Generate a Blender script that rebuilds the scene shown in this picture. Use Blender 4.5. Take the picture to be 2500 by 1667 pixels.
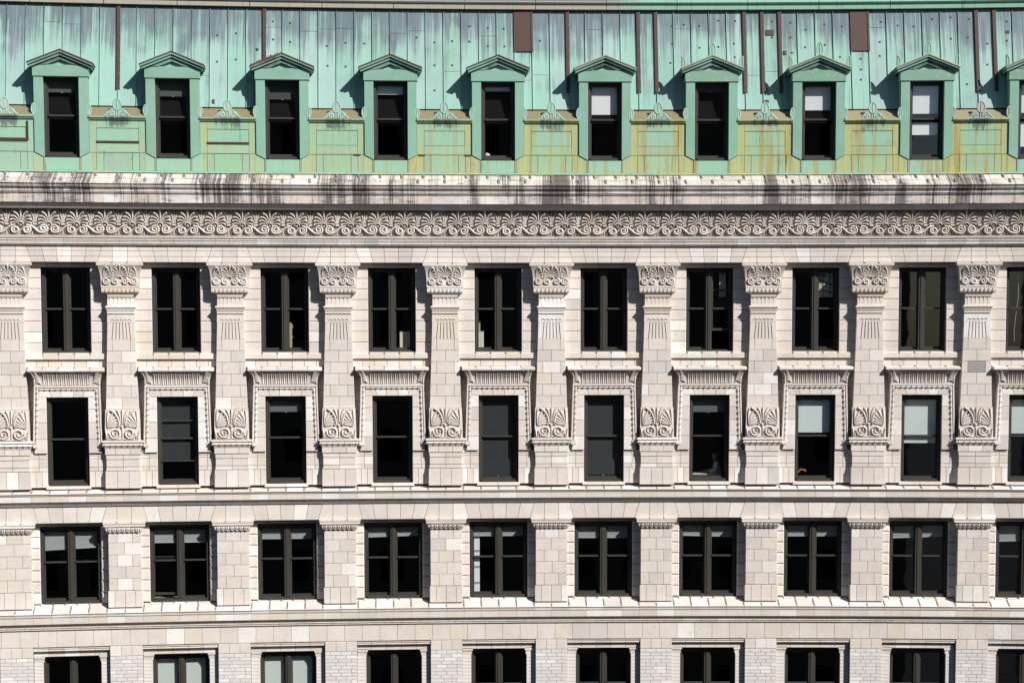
import bpy, bmesh, math, random
from mathutils import Matrix, Vector
random.seed(7)
rnd = random.random
for o_ in list(bpy.data.objects):
    bpy.data.objects.remove(o_)
SC = bpy.context.scene
COL = SC.collection

# ------------------------------------------------------------------ survey of the street front
# The front is a gently concave arc in plan; s runs along it, o outwards, z up (0 = eye level).
DIST, FPX = 51.345, 4282.5
RAD, ANG0, BAY, S2 = 129.8, 0.04177, 3.1, -11.242
PITCH, ROLL, SHY = 0.06957, -0.00158, 279.1
Z0 = 46.0                                             # eye level above the street

def arc(s, o):
    A = ANG0 - s / RAD
    return (RAD * math.sin(ANG0) - (RAD - o) * math.sin(A),
            -RAD * math.cos(ANG0) + (RAD - o) * math.cos(A), A)

def project(s, o, z):
    X, Y, A = arc(s, o)
    yd = Y + DIST
    dep = yd * math.cos(PITCH) - z * math.sin(PITCH)
    up = z * math.cos(PITCH) + yd * math.sin(PITCH)
    px, py = FPX * X / dep, -FPX * up / dep
    c, q = math.cos(ROLL), math.sin(ROLL)
    return 1250 + c * px - q * py, 833.5 + SHY + q * px + c * py

def survey(x, y, o=0.0):
    s, z = (x - 1250) / 83.4, (814 - y) / 83.4
    for _ in range(7):
        a = project(s, o, z); b = project(s + 1e-3, o, z); c = project(s, o, z + 1e-3)
        j11, j21 = (b[0] - a[0]) / 1e-3, (b[1] - a[1]) / 1e-3
        j12, j22 = (c[0] - a[0]) / 1e-3, (c[1] - a[1]) / 1e-3
        ex, ey = x - a[0], y - a[1]
        dt = j11 * j22 - j12 * j21
        s += (ex * j22 - j12 * ey) / dt
        z += (j11 * ey - j21 * ex) / dt
    return s, z

_zc = {}
def Zy(y, o=0.0):
    k = (y, o)
    if k not in _zc:
        _zc[k] = survey(1420, y, o)[1]
    return _zc[k]

def Zr(y, o=0.0):                                     # heights read in the dormer close-ups
    return Zy(y / 3.563, o)

def frame(s, o=0.0, z=0.0):
    X, Y, A = arc(s, o)
    return Matrix.Translation((X, Y, Z0 + z)) @ Matrix.Rotation(A, 4, 'Z')

def S_pil(n): return S2 + (n - 2) * BAY
def S_bay(n): return S2 + (n - 1.5) * BAY

# ------------------------------------------------------------------ camera, sky, sun, exposure
cam = bpy.data.cameras.new('camera')
cam.sensor_width = 36
cam.lens = FPX / 2500 * 36
cam.shift_y = SHY / 2500
cam.clip_start, cam.clip_end = 0.5, 3000
camo = bpy.data.objects.new('camera', cam)
COL.objects.link(camo)
camo.matrix_world = Matrix.Translation((0, -DIST, Z0)) @ Matrix.Rotation(math.pi / 2 - PITCH, 4, 'X') @ Matrix.Rotation(ROLL, 4, 'Z')
SC.camera = camo

SUN_EL, SUN_AZ = math.radians(37), math.radians(47)   # azimuth measured from straight at the front towards the right
world = bpy.data.worlds.new('World')
SC.world = world
world.use_nodes = True
wn = world.node_tree
bg = wn.nodes['Background']
sky = wn.nodes.new('ShaderNodeTexSky')
sky.sky_type = 'NISHITA'
sky.sun_disc = False
sky.sun_elevation = SUN_EL
sky.sun_rotation = math.radians(180) - SUN_AZ
sky.air_density, sky.dust_density, sky.ozone_density = 1.0, 0.6, 1.0
wn.links.new(sky.outputs[0], bg.inputs[0])
bg.inputs[1].default_value = 0.05
sl = bpy.data.lights.new('sun', 'SUN')
sl.energy = 4.6
sl.angle = math.radians(0.53)
sl.color = (1.0, 0.955, 0.89)
sun = bpy.data.objects.new('sun', sl)
COL.objects.link(sun)
tosun = Vector((math.sin(SUN_AZ) * math.cos(SUN_EL), -math.cos(SUN_AZ) * math.cos(SUN_EL), math.sin(SUN_EL)))
sun.rotation_euler = tosun.to_track_quat('Z', 'Y').to_euler()
sun.location = (30, -60, Z0 + 60)
SC.view_settings.view_transform = 'Standard'
SC.view_settings.look = 'None'
SC.view_settings.exposure = 0.56
SC.view_settings.gamma = 1
SC.view_settings.use_curve_mapping = False
SC.render.engine = 'CYCLES'
SC.cycles.max_bounces = 6
SC.cycles.transparent_max_bounces = 12

# ------------------------------------------------------------------ materials
MAT = {}
class NT:
    def __init__(self, name):
        self.m = bpy.data.materials.new(name)
        self.m.use_nodes = True
        self.t = self.m.node_tree
        self.b = self.t.nodes['Principled BSDF']
    def n(self, kind, **kw):
        q = self.t.nodes.new('ShaderNode' + kind)
        for k, v in kw.items(): setattr(q, k, v)
        return q
    def l(self, a, b): self.t.links.new(a, b)
    def pos(self, sx=1, sy=1, sz=1):
        g = self.n('NewGeometry'); mp = self.n('Mapping')
        mp.inputs['Scale'].default_value = (sx, sy, sz)
        self.l(g.outputs['Position'], mp.inputs['Vector'])
        return mp.outputs[0]
    def noise(self, vec, scale, detail=4, rough=.55, dist=0.0):
        q = self.n('TexNoise')
        q.inputs['Scale'].default_value = scale; q.inputs['Detail'].default_value = detail
        q.inputs['Roughness'].default_value = rough; q.inputs['Distortion'].default_value = dist
        self.l(vec, q.inputs['Vector'])
        return q.outputs[0]
    def ramp(self, fac, p0, p1, c0=0.0, c1=1.0):
        q = self.n('MapRange'); q.inputs[1].default_value = p0; q.inputs[2].default_value = p1
        q.inputs[3].default_value = c0; q.inputs[4].default_value = c1
        q.interpolation_type = 'SMOOTHSTEP'
        self.l(fac, q.inputs[0])
        return q.outputs[0]
    def math(self, op, a, b=None):
        q = self.n('Math', operation=op)
        for i, x in enumerate((a, b)):
            if x is None: continue
            if isinstance(x, (int, float)): q.inputs[i].default_value = x
            else: self.l(x, q.inputs[i])
        return q.outputs[0]
    def mix(self, fac, a, b, mode='MIX'):
        q = self.n('MixRGB', blend_type=mode)
        for i, x in ((0, fac), (1, a), (2, b)):
            if isinstance(x, (int, float)): q.inputs[i].default_value = x
            elif isinstance(x, tuple): q.inputs[i].default_value = (*x, 1) if len(x) == 3 else x
            else: self.l(x, q.inputs[i])
        return q.outputs[0]
    def bump(self, h, strength, dist=.01):
        q = self.n('Bump'); q.inputs['Strength'].default_value = strength; q.inputs['Distance'].default_value = dist
        self.l(h, q.inputs['Height']); self.l(q.outputs[0], self.b.inputs['Normal'])
    def col(self): return self.n('ObjectInfo').outputs['Color']
    def done(self, color, rough=.8, spec=.3, metal=0):
        if isinstance(color, tuple): self.b.inputs['Base Color'].default_value = (*color, 1)
        else: self.l(color, self.b.inputs['Base Color'])
        self.b.inputs['Roughness'].default_value = rough
        self.b.inputs['Specular IOR Level'].default_value = spec
        self.b.inputs['Metallic'].default_value = metal
        MAT[self.m.name] = self.m

def stone(name, stain=0.0):
    t = NT(name)
    c = t.col()
    big = t.noise(t.pos(1, 1, .8), 2.3, 6, .6)
    c = t.mix(t.ramp(big, .35, .7), t.mix(1.0, c, (.93, .915, .90), 'MULTIPLY'), c)
    sm = t.noise(t.pos(1.4, 1.4, 1), 5.5, 7, .7, .4)
    c = t.mix(t.ramp(sm, .54, .72, 0, .48), c, (.40, .385, .385))
    fine = t.noise(t.pos(), 38, 5, .7)
    c = t.mix(1.0, c, t.mix(t.ramp(fine, .3, .7), (.90, .90, .90), (1.05, 1.05, 1.05)), 'MULTIPLY')
    if stain:
        broad = t.noise(t.pos(1.1, 0, .25), 1.0, 4, .6)
        stre = t.noise(t.pos(11, 0, .16), 1.0, 6, .75)
        thin = t.noise(t.pos(40, 0, .35), 1.0, 3, .6)
        m = t.math('ADD', t.math('MULTIPLY', broad, 1.15), t.math('MULTIPLY', stre, .62))
        m = t.math('ADD', m, t.math('MULTIPLY', thin, .62))
        run = t.noise(t.pos(2.2, 0, 16), 1.0, 4, .7)
        m = t.math('ADD', m, t.math('MULTIPLY', t.ramp(run, .50, .70), .16))
        c = t.mix(t.ramp(t.noise(t.pos(2.2, 0, 3.5), 1.0, 5, .65), .38, .66, 0, .55), c, (.36, .335, .32))
        m = t.ramp(m, 1.16, 1.36, 0, stain)
        pur = t.noise(t.pos(3, 0, 1), 1.0, 2)
        c = t.mix(m, c, t.mix(pur, (.028, .026, .03), (.075, .058, .058)))
    t.bump(t.math('ADD', fine, t.math('MULTIPLY', sm, .6)), .18, .012)
    t.done(c, .82, .25)
stone('pale_terracotta')
stone('streaked_terracotta', .86)

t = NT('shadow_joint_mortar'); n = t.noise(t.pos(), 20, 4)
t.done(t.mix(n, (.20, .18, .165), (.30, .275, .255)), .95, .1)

def copper(name, kind):
    t = NT(name)
    c = t.col()
    g = t.n('NewGeometry'); sep = t.n('SeparateXYZ'); t.l(g.outputs['Position'], sep.inputs[0])
    X, Z = sep.outputs[0], sep.outputs[2]
    patch = t.noise(t.pos(.55, 1, .8), 1.7, 5, .6)
    fine = t.noise(t.pos(6, 1, 2.2), 5, 6, .65)
    if kind == 'roof':
        c = t.mix(t.ramp(patch, .40, .58), c, t.mix(.45, c, (.28, .41, .40)))
        # run-off streaks: dark violet-grey, longest below the eaves
        s1 = t.noise(t.pos(4.2, 0, .10), 1.0, 5, .7)
        s2 = t.noise(t.pos(13, 0, .14), 1.0, 4, .7)
        s3 = t.noise(t.pos(1.1, 0, 1.0), 1.0, 3, .5)
        top = t.ramp(Z, Z0 + 7.4, Z0 + 10.1, 0.0, .25)
        m = t.math('ADD', t.math('MULTIPLY', s1, .50), t.math('MULTIPLY', s2, .58))
        m = t.math('ADD', m, t.math('MULTIPLY', s3, .34))
        m = t.math('ADD', m, top)
        c = t.mix(t.ramp(m, .73, .90, 0, .87), c, (.085, .105, .135))
        c = t.mix(t.ramp(s2, .52, .68, 0, .35), c, (.33, .42, .44))
        rub = t.noise(t.pos(5, 0, 9), 1.0, 6, .8)
        c = t.mix(t.ramp(rub, .54, .70, 0, .45), c, (.16, .20, .22))
        # a band of fresh green along the top on the right-hand half
        edge = t.math('ADD', Z, t.math('MULTIPLY', t.noise(t.pos(2.4, 0, 0), 1.0, 3), .9))
        fresh = t.math('MULTIPLY', t.ramp(edge, Z0 + 9.95, Z0 + 10.15), t.ramp(X, 2.6, 5.0))
        c = t.mix(fresh, c, (.215, .42, .30))
    elif kind == 'apron':
        yl = t.noise(t.pos(2.6, 0, .35), 1.0, 5, .6)
        tc = t.n('TexCoord'); sx = t.n('SeparateXYZ'); t.l(tc.outputs['Object'], sx.inputs[0])
        ax = t.math('ABSOLUTE', sx.outputs[0])
        amt = t.math('ADD', t.math('MULTIPLY', yl, .9), t.ramp(X, -16, 9, -.12, .06))
        amt = t.math('ADD', amt, t.ramp(ax, .30, .62, -.10, .16))
        c = t.mix(t.ramp(amt, .47, .66, 0, .9), c, (.385, .385, .15))
        oc = t.noise(t.pos(5.0, 0, .3), 1.0, 4, .6)
        c = t.mix(t.math('MULTIPLY', t.ramp(oc, .50, .62, 0, .8), t.ramp(X, -12, 12, .15, 1.0)), c, (.34, .23, .04))
        s2 = t.noise(t.pos(15, 0, .8), 1.0, 4, .75)
        s3 = t.noise(t.pos(1.6, 0, 2.4), 1.0, 3)
        m = t.math('ADD', t.math('MULTIPLY', s2, .7), t.math('MULTIPLY', s3, .6))
        under = t.math('MULTIPLY', t.ramp(Z, ZDRIP - .34, ZDRIP + .02, 0, .20), t.ramp(t.math('ADD', ax, t.math('MULTIPLY', s3, .5)), .74, .54))
        m = t.math('ADD', m, under)
        c = t.mix(t.ramp(m, .74, .88, 0, .85), c, (.04, .06, .06))
        c = t.mix(t.ramp(fine, .35, .7, 0, .35), c, (.30, .47, .36))
    elif kind == 'dormer':
        c = t.mix(t.ramp(patch, .42, .6, 0, .55), c, (.22, .39, .345))
        c = t.mix(t.ramp(fine, .5, .7, 0, .5), c, (.17, .37, .26))
        st = t.noise(t.pos(9, 0, 1.2), 1.0, 4)
        c = t.mix(t.ramp(st, .56, .72, 0, .4), c, (.34, .38, .20))
    elif kind == 'spotted':
        sp = t.noise(t.pos(1, 1, 1), 7.5, 3, .5)
        c = t.mix(t.ramp(sp, .60, .64, 0, .9), c, (.38, .34, .25))
    elif kind == 'lead':
        gr = t.ramp(X, 2.6, 4.2)
        c = t.mix(gr, c, (.23, .43, .32))
        st = t.noise(t.pos(14, 0, .6), 1.0, 4, .7)
        c = t.mix(t.ramp(st, .52, .68, 0, .5), c, (.16, .22, .20))
    t.bump(t.math('ADD', patch, t.math('MULTIPLY', fine, .25)), .35, .03)
    t.done(c, .62, .3)
ZDRIP = Z0 + Zr(1081)
copper('verdigris_roof_copper', 'roof')
copper('yellowed_apron_copper', 'apron')
copper('mint_dormer_copper', 'dormer')
copper('spotted_dormer_copper', 'spotted')
copper('eaves_sheet_metal', 'lead')

t = NT('raw_brown_copper'); n = t.noise(t.pos(6, 1, 1.5), 3, 5)
t.done(t.mix(n, (.045, .021, .018), (.072, .038, .031)), .55, .35)
t = NT('bronze_window_paint'); n = t.noise(t.pos(3, 3, 1), 9, 5, .7)
t.done(t.mix(n, (.026, .024, .021), (.052, .047, .041)), .55, .35)
t = NT('dim_room_black'); n = t.noise(t.pos(), 2, 3)  # dimness of the rooms put into a near-black colour
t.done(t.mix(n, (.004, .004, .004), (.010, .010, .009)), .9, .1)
t = NT('light_grey_brick'); c = t.col(); n = t.noise(t.pos(1, 1, 2), 16, 4)
t.done(t.mix(1.0, c, t.mix(n, (.86, .86, .86), (1.08, 1.08, 1.08)), 'MULTIPLY'), .85, .2)
t = NT('window_shade_cloth'); c = t.col(); n = t.noise(t.pos(3, 1, 40), 6, 3)
t.done(t.mix(1.0, c, t.mix(n, (.93, .93, .93), (1.03, 1.03, 1.03)), 'MULTIPLY'), .75, .2)
t = NT('matte_object'); c = t.col(); n = t.noise(t.pos(), 14, 4)
t.done(t.mix(1.0, c, t.mix(n, (.85, .85, .85), (1.1, 1.1, 1.1)), 'MULTIPLY'), .7, .3)
t = NT('asphalt'); n = t.noise(t.pos(), 3, 6)
t.done(t.mix(n, (.04, .04, .042), (.065, .064, .063)), .9, .2)
# window glass: clear tinted body with a mirror coat
t = NT('window_glass')
tr = t.n('BsdfTransparent'); tr.inputs[0].default_value = (.93, .945, .945, 1)
gl = t.n('BsdfGlossy'); gl.inputs['Roughness'].default_value = .02; gl.inputs[0].default_value = (.85, .92, 1, 1)
fr = t.n('LayerWeight'); fr.inputs[0].default_value = .5
frs = t.math('ADD', t.math('MULTIPLY', t.math('POWER', fr.outputs['Facing'], 5.0), .9), .04)
wav = t.noise(t.pos(1, 1, 1), 1.4, 2)
bp = t.n('Bump'); bp.inputs['Strength'].default_value = .05; bp.inputs['Distance'].default_value = .02
t.l(wav, bp.inputs['Height']); t.l(bp.outputs[0], gl.inputs['Normal'])
mx = t.n('MixShader'); t.l(frs, mx.inputs[0]); t.l(tr.outputs[0], mx.inputs[1]); t.l(gl.outputs[0], mx.inputs[2])
t.l(mx.outputs[0], t.t.nodes['Material Output'].inputs[0]); t.t.nodes.remove(t.b)
MAT['window_glass'] = t.m

# ------------------------------------------------------------------ mesh helpers; points are (x along the wall, o outwards, z up)
class MB:
    def __init__(s): s.v = []; s.f = []
    def add(s, pts, faces):
        b = len(s.v)
        s.v += [(x, -o, z) for x, o, z in pts]
        s.f += [tuple(b + i for i in q) for q in faces]
    def box(s, x0, x1, o0, o1, z0, z1):
        s.add([(x0, o0, z0), (x1, o0, z0), (x1, o1, z0), (x0, o1, z0), (x0, o0, z1), (x1, o0, z1), (x1, o1, z1), (x0, o1, z1)],
              [(0, 1, 2, 3), (4, 5, 6, 7), (0, 1, 5, 4), (1, 2, 6, 5), (2, 3, 7, 6), (3, 0, 4, 7)])
        return s
    def prism(s, poly, o0, o1, ch=0.0):
        n = len(poly)
        ar = sum(poly[i][0] * poly[(i + 1) % n][1] - poly[(i + 1) % n][0] * poly[i][1] for i in range(n))
        sg = 1 if ar > 0 else -1
        fr = poly
        if ch:
            fr = []
            for i in range(n):
                p, q, r = poly[i - 1], poly[i], poly[(i + 1) % n]
                d1 = Vector((q[0] - p[0], q[1] - p[1])).normalized(); d2 = Vector((r[0] - q[0], r[1] - q[1])).normalized()
                n1 = Vector((-d1.y, d1.x)) * sg; n2 = Vector((-d2.y, d2.x)) * sg
                k = ch / max(.3, 1 + n1.dot(n2))
                fr.append((q[0] + (n1.x + n2.x) * k, q[1] + (n1.y + n2.y) * k))
        pts = [(x, o0, z) for x, z in poly]
        fc = []
        if ch:
            pts += [(x, o1 - ch, z) for x, z in poly] + [(x, o1, z) for x, z in fr]
            for a in (0, n):
                fc += [(a + i, a + (i + 1) % n, a + n + (i + 1) % n, a + n + i) for i in range(n)]
            fc.append(tuple(range(2 * n, 3 * n)))
        else:
            pts += [(x, o1, z) for x, z in poly]
            fc += [(i, (i + 1) % n, n + (i + 1) % n, n + i) for i in range(n)]
            fc.append(tuple(range(n, 2 * n)))
        fc.append(tuple(range(n - 1, -1, -1)))
        s.add(pts, fc); return s
    def rect(s, x0, x1, z0, z1, o0, o1, ch=0.0):
        return s.prism([(x0, z0), (x1, z0), (x1, z1), (x0, z1)], o0, o1, ch)
    def profile(s, pts, x0, x1):                       # pts: (o, z) polygon
        n = len(pts)
        s.add([(x0, o, z) for o, z in pts] + [(x1, o, z) for o, z in pts],
              [(i, (i + 1) % n, n + (i + 1) % n, n + i) for i in range(n)] + [tuple(range(n)), tuple(range(2 * n - 1, n - 1, -1))])
        return s
    def loft(s, secs, ob):                             # secs: (z, half width, front o)
        pts, fc = [], []
        for z, hw, of in secs: pts += [(-hw, ob, z), (hw, ob, z), (hw, of, z), (-hw, of, z)]
        for i in range(len(secs) - 1):
            a = 4 * i
            fc += [(a + k, a + (k + 1) % 4, a + 4 + (k + 1) % 4, a + 4 + k) for k in range(4)]
        e = 4 * (len(secs) - 1)
        fc += [(0, 1, 2, 3), (e, e + 1, e + 2, e + 3)]
        s.add(pts, fc); return s
    def ridge(s, path, w, h, of=0.0, sink=.004):       # half-round raised strip along a path of (x, z)
        n = len(path)
        ofn = of if callable(of) else (lambda x, z: of)
        ws = w if isinstance(w, (list, tuple)) else [w] * n
        hs = h if isinstance(h, (list, tuple)) else [h] * n
        pts, fc = [], []
        for i, (x, z) in enumerate(path):
            a = path[max(0, i - 1)]; b = path[min(n - 1, i + 1)]
            d = Vector((b[0] - a[0], b[1] - a[1]))
            d = d.normalized() if d.length > 1e-9 else Vector((0, 1))
            nx, nz = -d.y, d.x
            for k, e in ((-1, -sink), (-.62, .72), (0, 1), (.62, .72), (1, -sink)):
                xx, zz = x + nx * ws[i] * k, z + nz * ws[i] * k
                pts.append((xx, ofn(xx, zz) + (e * hs[i] if e > 0 else e), zz))
        for i in range(n - 1):
            a = 5 * i
            fc += [(a + k, a + k + 1, a + 6 + k, a + 5 + k) for k in range(4)]
        fc += [(0, 1, 2, 3, 4), tuple(5 * (n - 1) + k for k in (4, 3, 2, 1, 0))]
        s.add(pts, fc); return s
    def dome(s, x, z, rx, rz, h, of=0.0, n=8):
        ofn = of if callable(of) else (lambda a, b: of)
        pts = [(x, ofn(x, z) + h, z)]
        for r, e in ((.6, .75), (1, -.004)):
            for k in range(n):
                a = 2 * math.pi * k / n
                xx, zz = x + rx * r * math.cos(a), z + rz * r * math.sin(a)
                pts.append((xx, ofn(xx, zz) + (e * h if e > 0 else e), zz))
        fc = [(0, 1 + k, 1 + (k + 1) % n) for k in range(n)] + [(1 + k, 1 + n + k, 1 + n + (k + 1) % n, 1 + (k + 1) % n) for k in range(n)]
        s.add(pts, fc); return s
    def mesh(s, name, mat):
        me = bpy.data.meshes.new(name)
        me.from_pydata(s.v, [], s.f)
        bm = bmesh.new(); bm.from_mesh(me)
        bmesh.ops.recalc_face_normals(bm, faces=bm.faces)
        bm.to_mesh(me); bm.free()
        me.materials.append(MAT[mat] if isinstance(mat, str) else mat)
        return me

WM = {}
def put(name, me, M=None, parent=None, color=None, **props):
    ob = bpy.data.objects.new(name, me)
    COL.objects.link(ob)
    M = M if M is not None else Matrix.Identity(4)
    if parent is not None:
        ob.parent = parent
        ob.matrix_basis = WM[parent].inverted() @ M
    else:
        ob.matrix_basis = M
    WM[ob] = M
    if color: ob.color = (*color, 1)
    for k, v in props.items(): ob[k] = v
    return ob

def thing(name, label, cat, M=None, group=None, me=None, color=None):
    ob = put(name, me, M, None, color, label=label, category=cat)
    if group: ob['group'] = group
    return ob

CACHE = {}
def cached(key, fn, mat):
    if key not in CACHE:
        m = MB(); fn(m)
        CACHE[key] = m.mesh(key if isinstance(key, str) else str(key[0]), mat)
    return CACHE[key]

WARM, WHITE, TAN, GREY = (.63, .580, .545), (.72, .70, .68), (.62, .56, .49), (.565, .532, .51)
def tint(white=.06, tan=.06, grey=.06):
    r = rnd()
    c = WHITE if r < white else TAN if r < white + tan else GREY if r < white + tan + grey else WARM
    k = .95 + .08 * rnd(); q = (rnd() - .5) * .008
    return (min(c[0] * k + q, .8), c[1] * k, max(c[2] * k - q, .05))

LEADC = (.20, .185, .175)
TERRA, STREAK, JOINT = 'pale_terracotta', 'streaked_terracotta', 'shadow_joint_mortar'
ROOF, APRON, DORM, SPOT = 'verdigris_roof_copper', 'yellowed_apron_copper', 'mint_dormer_copper', 'spotted_dormer_copper'
BROWN, FRAME, GLASS, DARK = 'raw_brown_copper', 'bronze_window_paint', 'window_glass', 'dim_room_black'
G = .004                                              # half a joint

DARKM = 'dim_room_black'
# ------------------------------------------------------------------ the street far below
st = MB(); st.add([(-900, 900, 0), (900, 900, 0), (900, -900, 0), (-900, -900, 0)], [(0, 1, 2, 3)])
put('street', st.mesh('street', 'asphalt'), kind='structure')

for x_, w_, h_, c_, lab in ((-62, 46, 58, (.16, .095, .07), 'dark brown brick block added across the street to cut sky light, mirrored dimly in the glass'), (-8, 54, 61, (.20, .17, .14), 'dark grey stone block added across the street to cut sky light, facing the front'),
                            (56, 60, 56, (.18, .12, .09), 'red brown brick block added across the street at the far end to cut sky light')):
    Mx = Matrix.Translation((x_, -56, 0))  # blocks added behind the camera to cut low sky light on the front
    b_ = put('added_facing_building', None, Mx, label=lab, category='building')
    m = MB(); m.box(-w_ / 2 + .5, w_ / 2 - .5, -30, 0, 0, h_); put('wall', m.mesh('wall', 'matte_object'), Mx @ Matrix.Rotation(math.pi, 4, 'Z'), b_, c_)
    m = MB(); m.box(-w_ / 2 + .2, w_ / 2 - .2, -30.2, .5, h_ + .01, h_ + .8); put('cornice', m.mesh('cornice', 'matte_object'), Mx @ Matrix.Rotation(math.pi, 4, 'Z'), b_, c_)
    m = MB()
    for zz in range(int(h_ / 3.7)):
        for xx in range(int((w_ - 3) / 3.2)):
            m.box(-w_ / 2 + 2 + xx * 3.2, -w_ / 2 + 3.3 + xx * 3.2, .002, .03, 1.2 + zz * 3.7, 3.1 + zz * 3.7)
    put('window', m.mesh('window', DARKM), Mx @ Matrix.Rotation(math.pi, 4, 'Z'), b_, kind='stuff')

root = put('office_building', None, frame(S_bay(5), 0, -Z0), label='pale terracotta office building with a green copper mansard roof and rows of dark windows', category='building')
BAYS = range(1, 11)
PILS = range(1, 12)
SA, SB = S_pil(1) - 1.45, S_pil(11) + .75             # ends of the running courses

def each(step, off=0.0):                               # stations of running stones, aligned on the pilaster axes
    k = math.ceil((SA - S_pil(1)) / step - off)
    out = []
    while S_pil(1) + (k + off + .5) * step < SB:
        out.append(S_pil(1) + (k + off + .5) * step); k += 1
    return out

# ------------------------------------------------------------------ wall body of one bay, with its openings, and the floors behind
YB = 1745                                              # lowest line built
def wall_cells(x, y):
    a = abs(x)
    if y < 512: return .07
    if y < 584: return .06
    if y < 642: return -.03
    if y < 654: return -.235 if a < 1.02 else -.03
    if y < 858: return None if a < .688 else (-.235 if a < 1.20 else -.03)
    if y < 893: return -.22 if a < 1.20 else -.03
    if y < 963: return -.16 if a < .90 else (-.42 if a < 1.20 else -.03)
    if y < 1083: return None if a < .585 else (-.16 if a < .90 else (-.42 if a < 1.20 else -.03))
    if y < 1172: return None if a < .585 else (-.16 if a < 1.20 else -.03)
    if y < 1196: return -.42 if a < .688 else (-.40 if a < 1.20 else -.37)
    if y < 1264: return -.03
    if y < 1272: return -.26 if a < 1.10 else -.03
    if y < 1453: return None if a < .857 else (-.26 if a < 1.10 else -.03)
    if y < 1481: return -.50
    if y < 1560: return -.03
    if y < 1581: return -.38 if a < 1.08 else -.03
    return None if a < .82 else (-.22 if a < 1.08 else -.03)
def wall_body(m):
    ys = [428, 512, 584, 642, 654, 858, 893, 963, 1083, 1172, 1196, 1264, 1272, 1453, 1481, 1560, 1581, YB]
    zs = [Zy(y, -.1) for y in ys]
    xs = [-1.55, -1.20, -1.10, -1.08, -1.02, -.90, -.857, -.82, -.688, -.585]
    xs = xs + [-x for x in xs[::-1]]
    BK = -.95
    o = [[wall_cells((xs[i] + xs[i + 1]) / 2, (ys[j] + ys[j + 1]) / 2) for j in range(len(ys) - 1)] for i in range(len(xs) - 1)]
    idx = {}
    def P(x, oo, z):
        k = (round(x, 4), round(oo, 4), round(z, 4))
        if k not in idx: idx[k] = len(m.v); m.v.append((k[0], -k[1], k[2]))
        return idx[k]
    nx, nz = len(xs) - 1, len(zs) - 1
    for i in range(nx):
        for j in range(nz):
            v = o[i][j]; x0, x1, z1, z0 = xs[i], xs[i + 1], zs[j], zs[j + 1]
            if v is not None: m.f.append((P(x0, v, z0), P(x1, v, z0), P(x1, v, z1), P(x0, v, z1)))
            vv = BK if v is None else v
            if i + 1 < nx:
                w = o[i + 1][j]; w = BK if w is None else w
                if w != vv: m.f.append((P(x1, vv, z0), P(x1, w, z0), P(x1, w, z1), P(x1, vv, z1)))
            if j + 1 < nz:
                w = o[i][j + 1]; w = BK if w is None else w
                if w != vv: m.f.append((P(x0, vv, z0), P(x1, vv, z0), P(x1, w, z0), P(x0, w, z0)))
for n in list(BAYS):
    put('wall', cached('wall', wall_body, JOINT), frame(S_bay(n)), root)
for s_, w_ in ((S_pil(1) - .73, .727), (S_pil(11) + .4, .397)):   # end returns, out of the frame
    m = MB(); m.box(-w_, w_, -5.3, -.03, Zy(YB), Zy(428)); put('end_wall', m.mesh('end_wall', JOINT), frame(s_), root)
STOREY = [1745, 1518, 1222, 888, 470]
bmk = MB()
for k in range(len(STOREY)):
    pass
for n in range(1, 11):                                # room shells: floors and a far partition
    def room(m):
        for y in STOREY: m.box(-1.549, 1.549, -5.0, -.96, Zy(y, -1) - .15, Zy(y, -1) + .10)
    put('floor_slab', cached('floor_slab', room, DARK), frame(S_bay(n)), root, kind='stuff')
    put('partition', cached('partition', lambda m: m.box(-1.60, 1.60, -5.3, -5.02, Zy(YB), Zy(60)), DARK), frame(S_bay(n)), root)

# ------------------------------------------------------------------ running courses of stone
def course(name, key, fn, step, off=0.0, mat=TERRA, w=.06, t=.08, g=.06, cols=None):
    for s in each(step, off):
        me = cached(key, lambda m: fn(m, step / 2 - G * .7), mat)
        put(name, me, frame(s), root, cols() if cols else tint(w, t, g))

def joints(name, fn, step=BAY / 2):                   # dark core behind a course, in half-bay lengths
    for s in each(step): put(name, cached(name, lambda m: fn(m, step / 2 + .004), JOINT), frame(s), root)

U, SX = BAY / 4, BAY / 6
P = lambda *a: [(o, Zy(y, o)) for o, y in a]
# gutter, washes, cymatium and corona of the main cornice
course('gutter_stone', 'gutter_stone', lambda m, h: m.profile(P((.14, 429.5), (.36, 440.5), (.35, 443), (.02, 443)), -h, h), BAY / 5, 0, STREAK, .2, .0, .05, lambda: tint(.2, .02, .05))
course('wash_stone', 'wash_stone', lambda m, h: m.profile(P((.33, 440.8), (.585, 451.6), (.59, 453.6), (.56, 455.8), (.05, 455.8)), -h, h), U, 0, STREAK, cols=lambda: tint(.25, .02, .05))
course('cymatium_stone', 'cymatium_stone', lambda m, h: m.profile(P((.555, 456), (.55, 459), (.53, 462.5), (.49, 466), (.455, 468.5), (.49, 469.2), (.49, 472.4), (.40, 472.8), (.05, 472.8)), -h, h), U, 0, STREAK, cols=lambda: tint(.25, .02, .05))
course('corona_stone', 'corona_stone', lambda m, h: m.profile(P((.475, 473.6), (.47, 475.5), (.45, 477.5), (.42, 479.5), (.435, 480.2), (.435, 499), (.40, 499.6), (.05, 499.6)), -h, h), U, .5, STREAK, cols=lambda: tint(.25, .02, .05))
course('soffit_tile', 'soffit_tile', lambda m, h: m.profile(P((.40, 499.8), (.385, 503), (.36, 503.4), (.30, 511.5), (.27, 514.5), (.05, 514.5)), -h, h), U / 2, 0)
course('fillet_stone', 'fillet_stone', lambda m, h: m.profile(P((.165, 577.4), (.15, 583.6), (.05, 583.6), (.05, 577.4)), -h, h), U / 2, .25)
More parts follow.
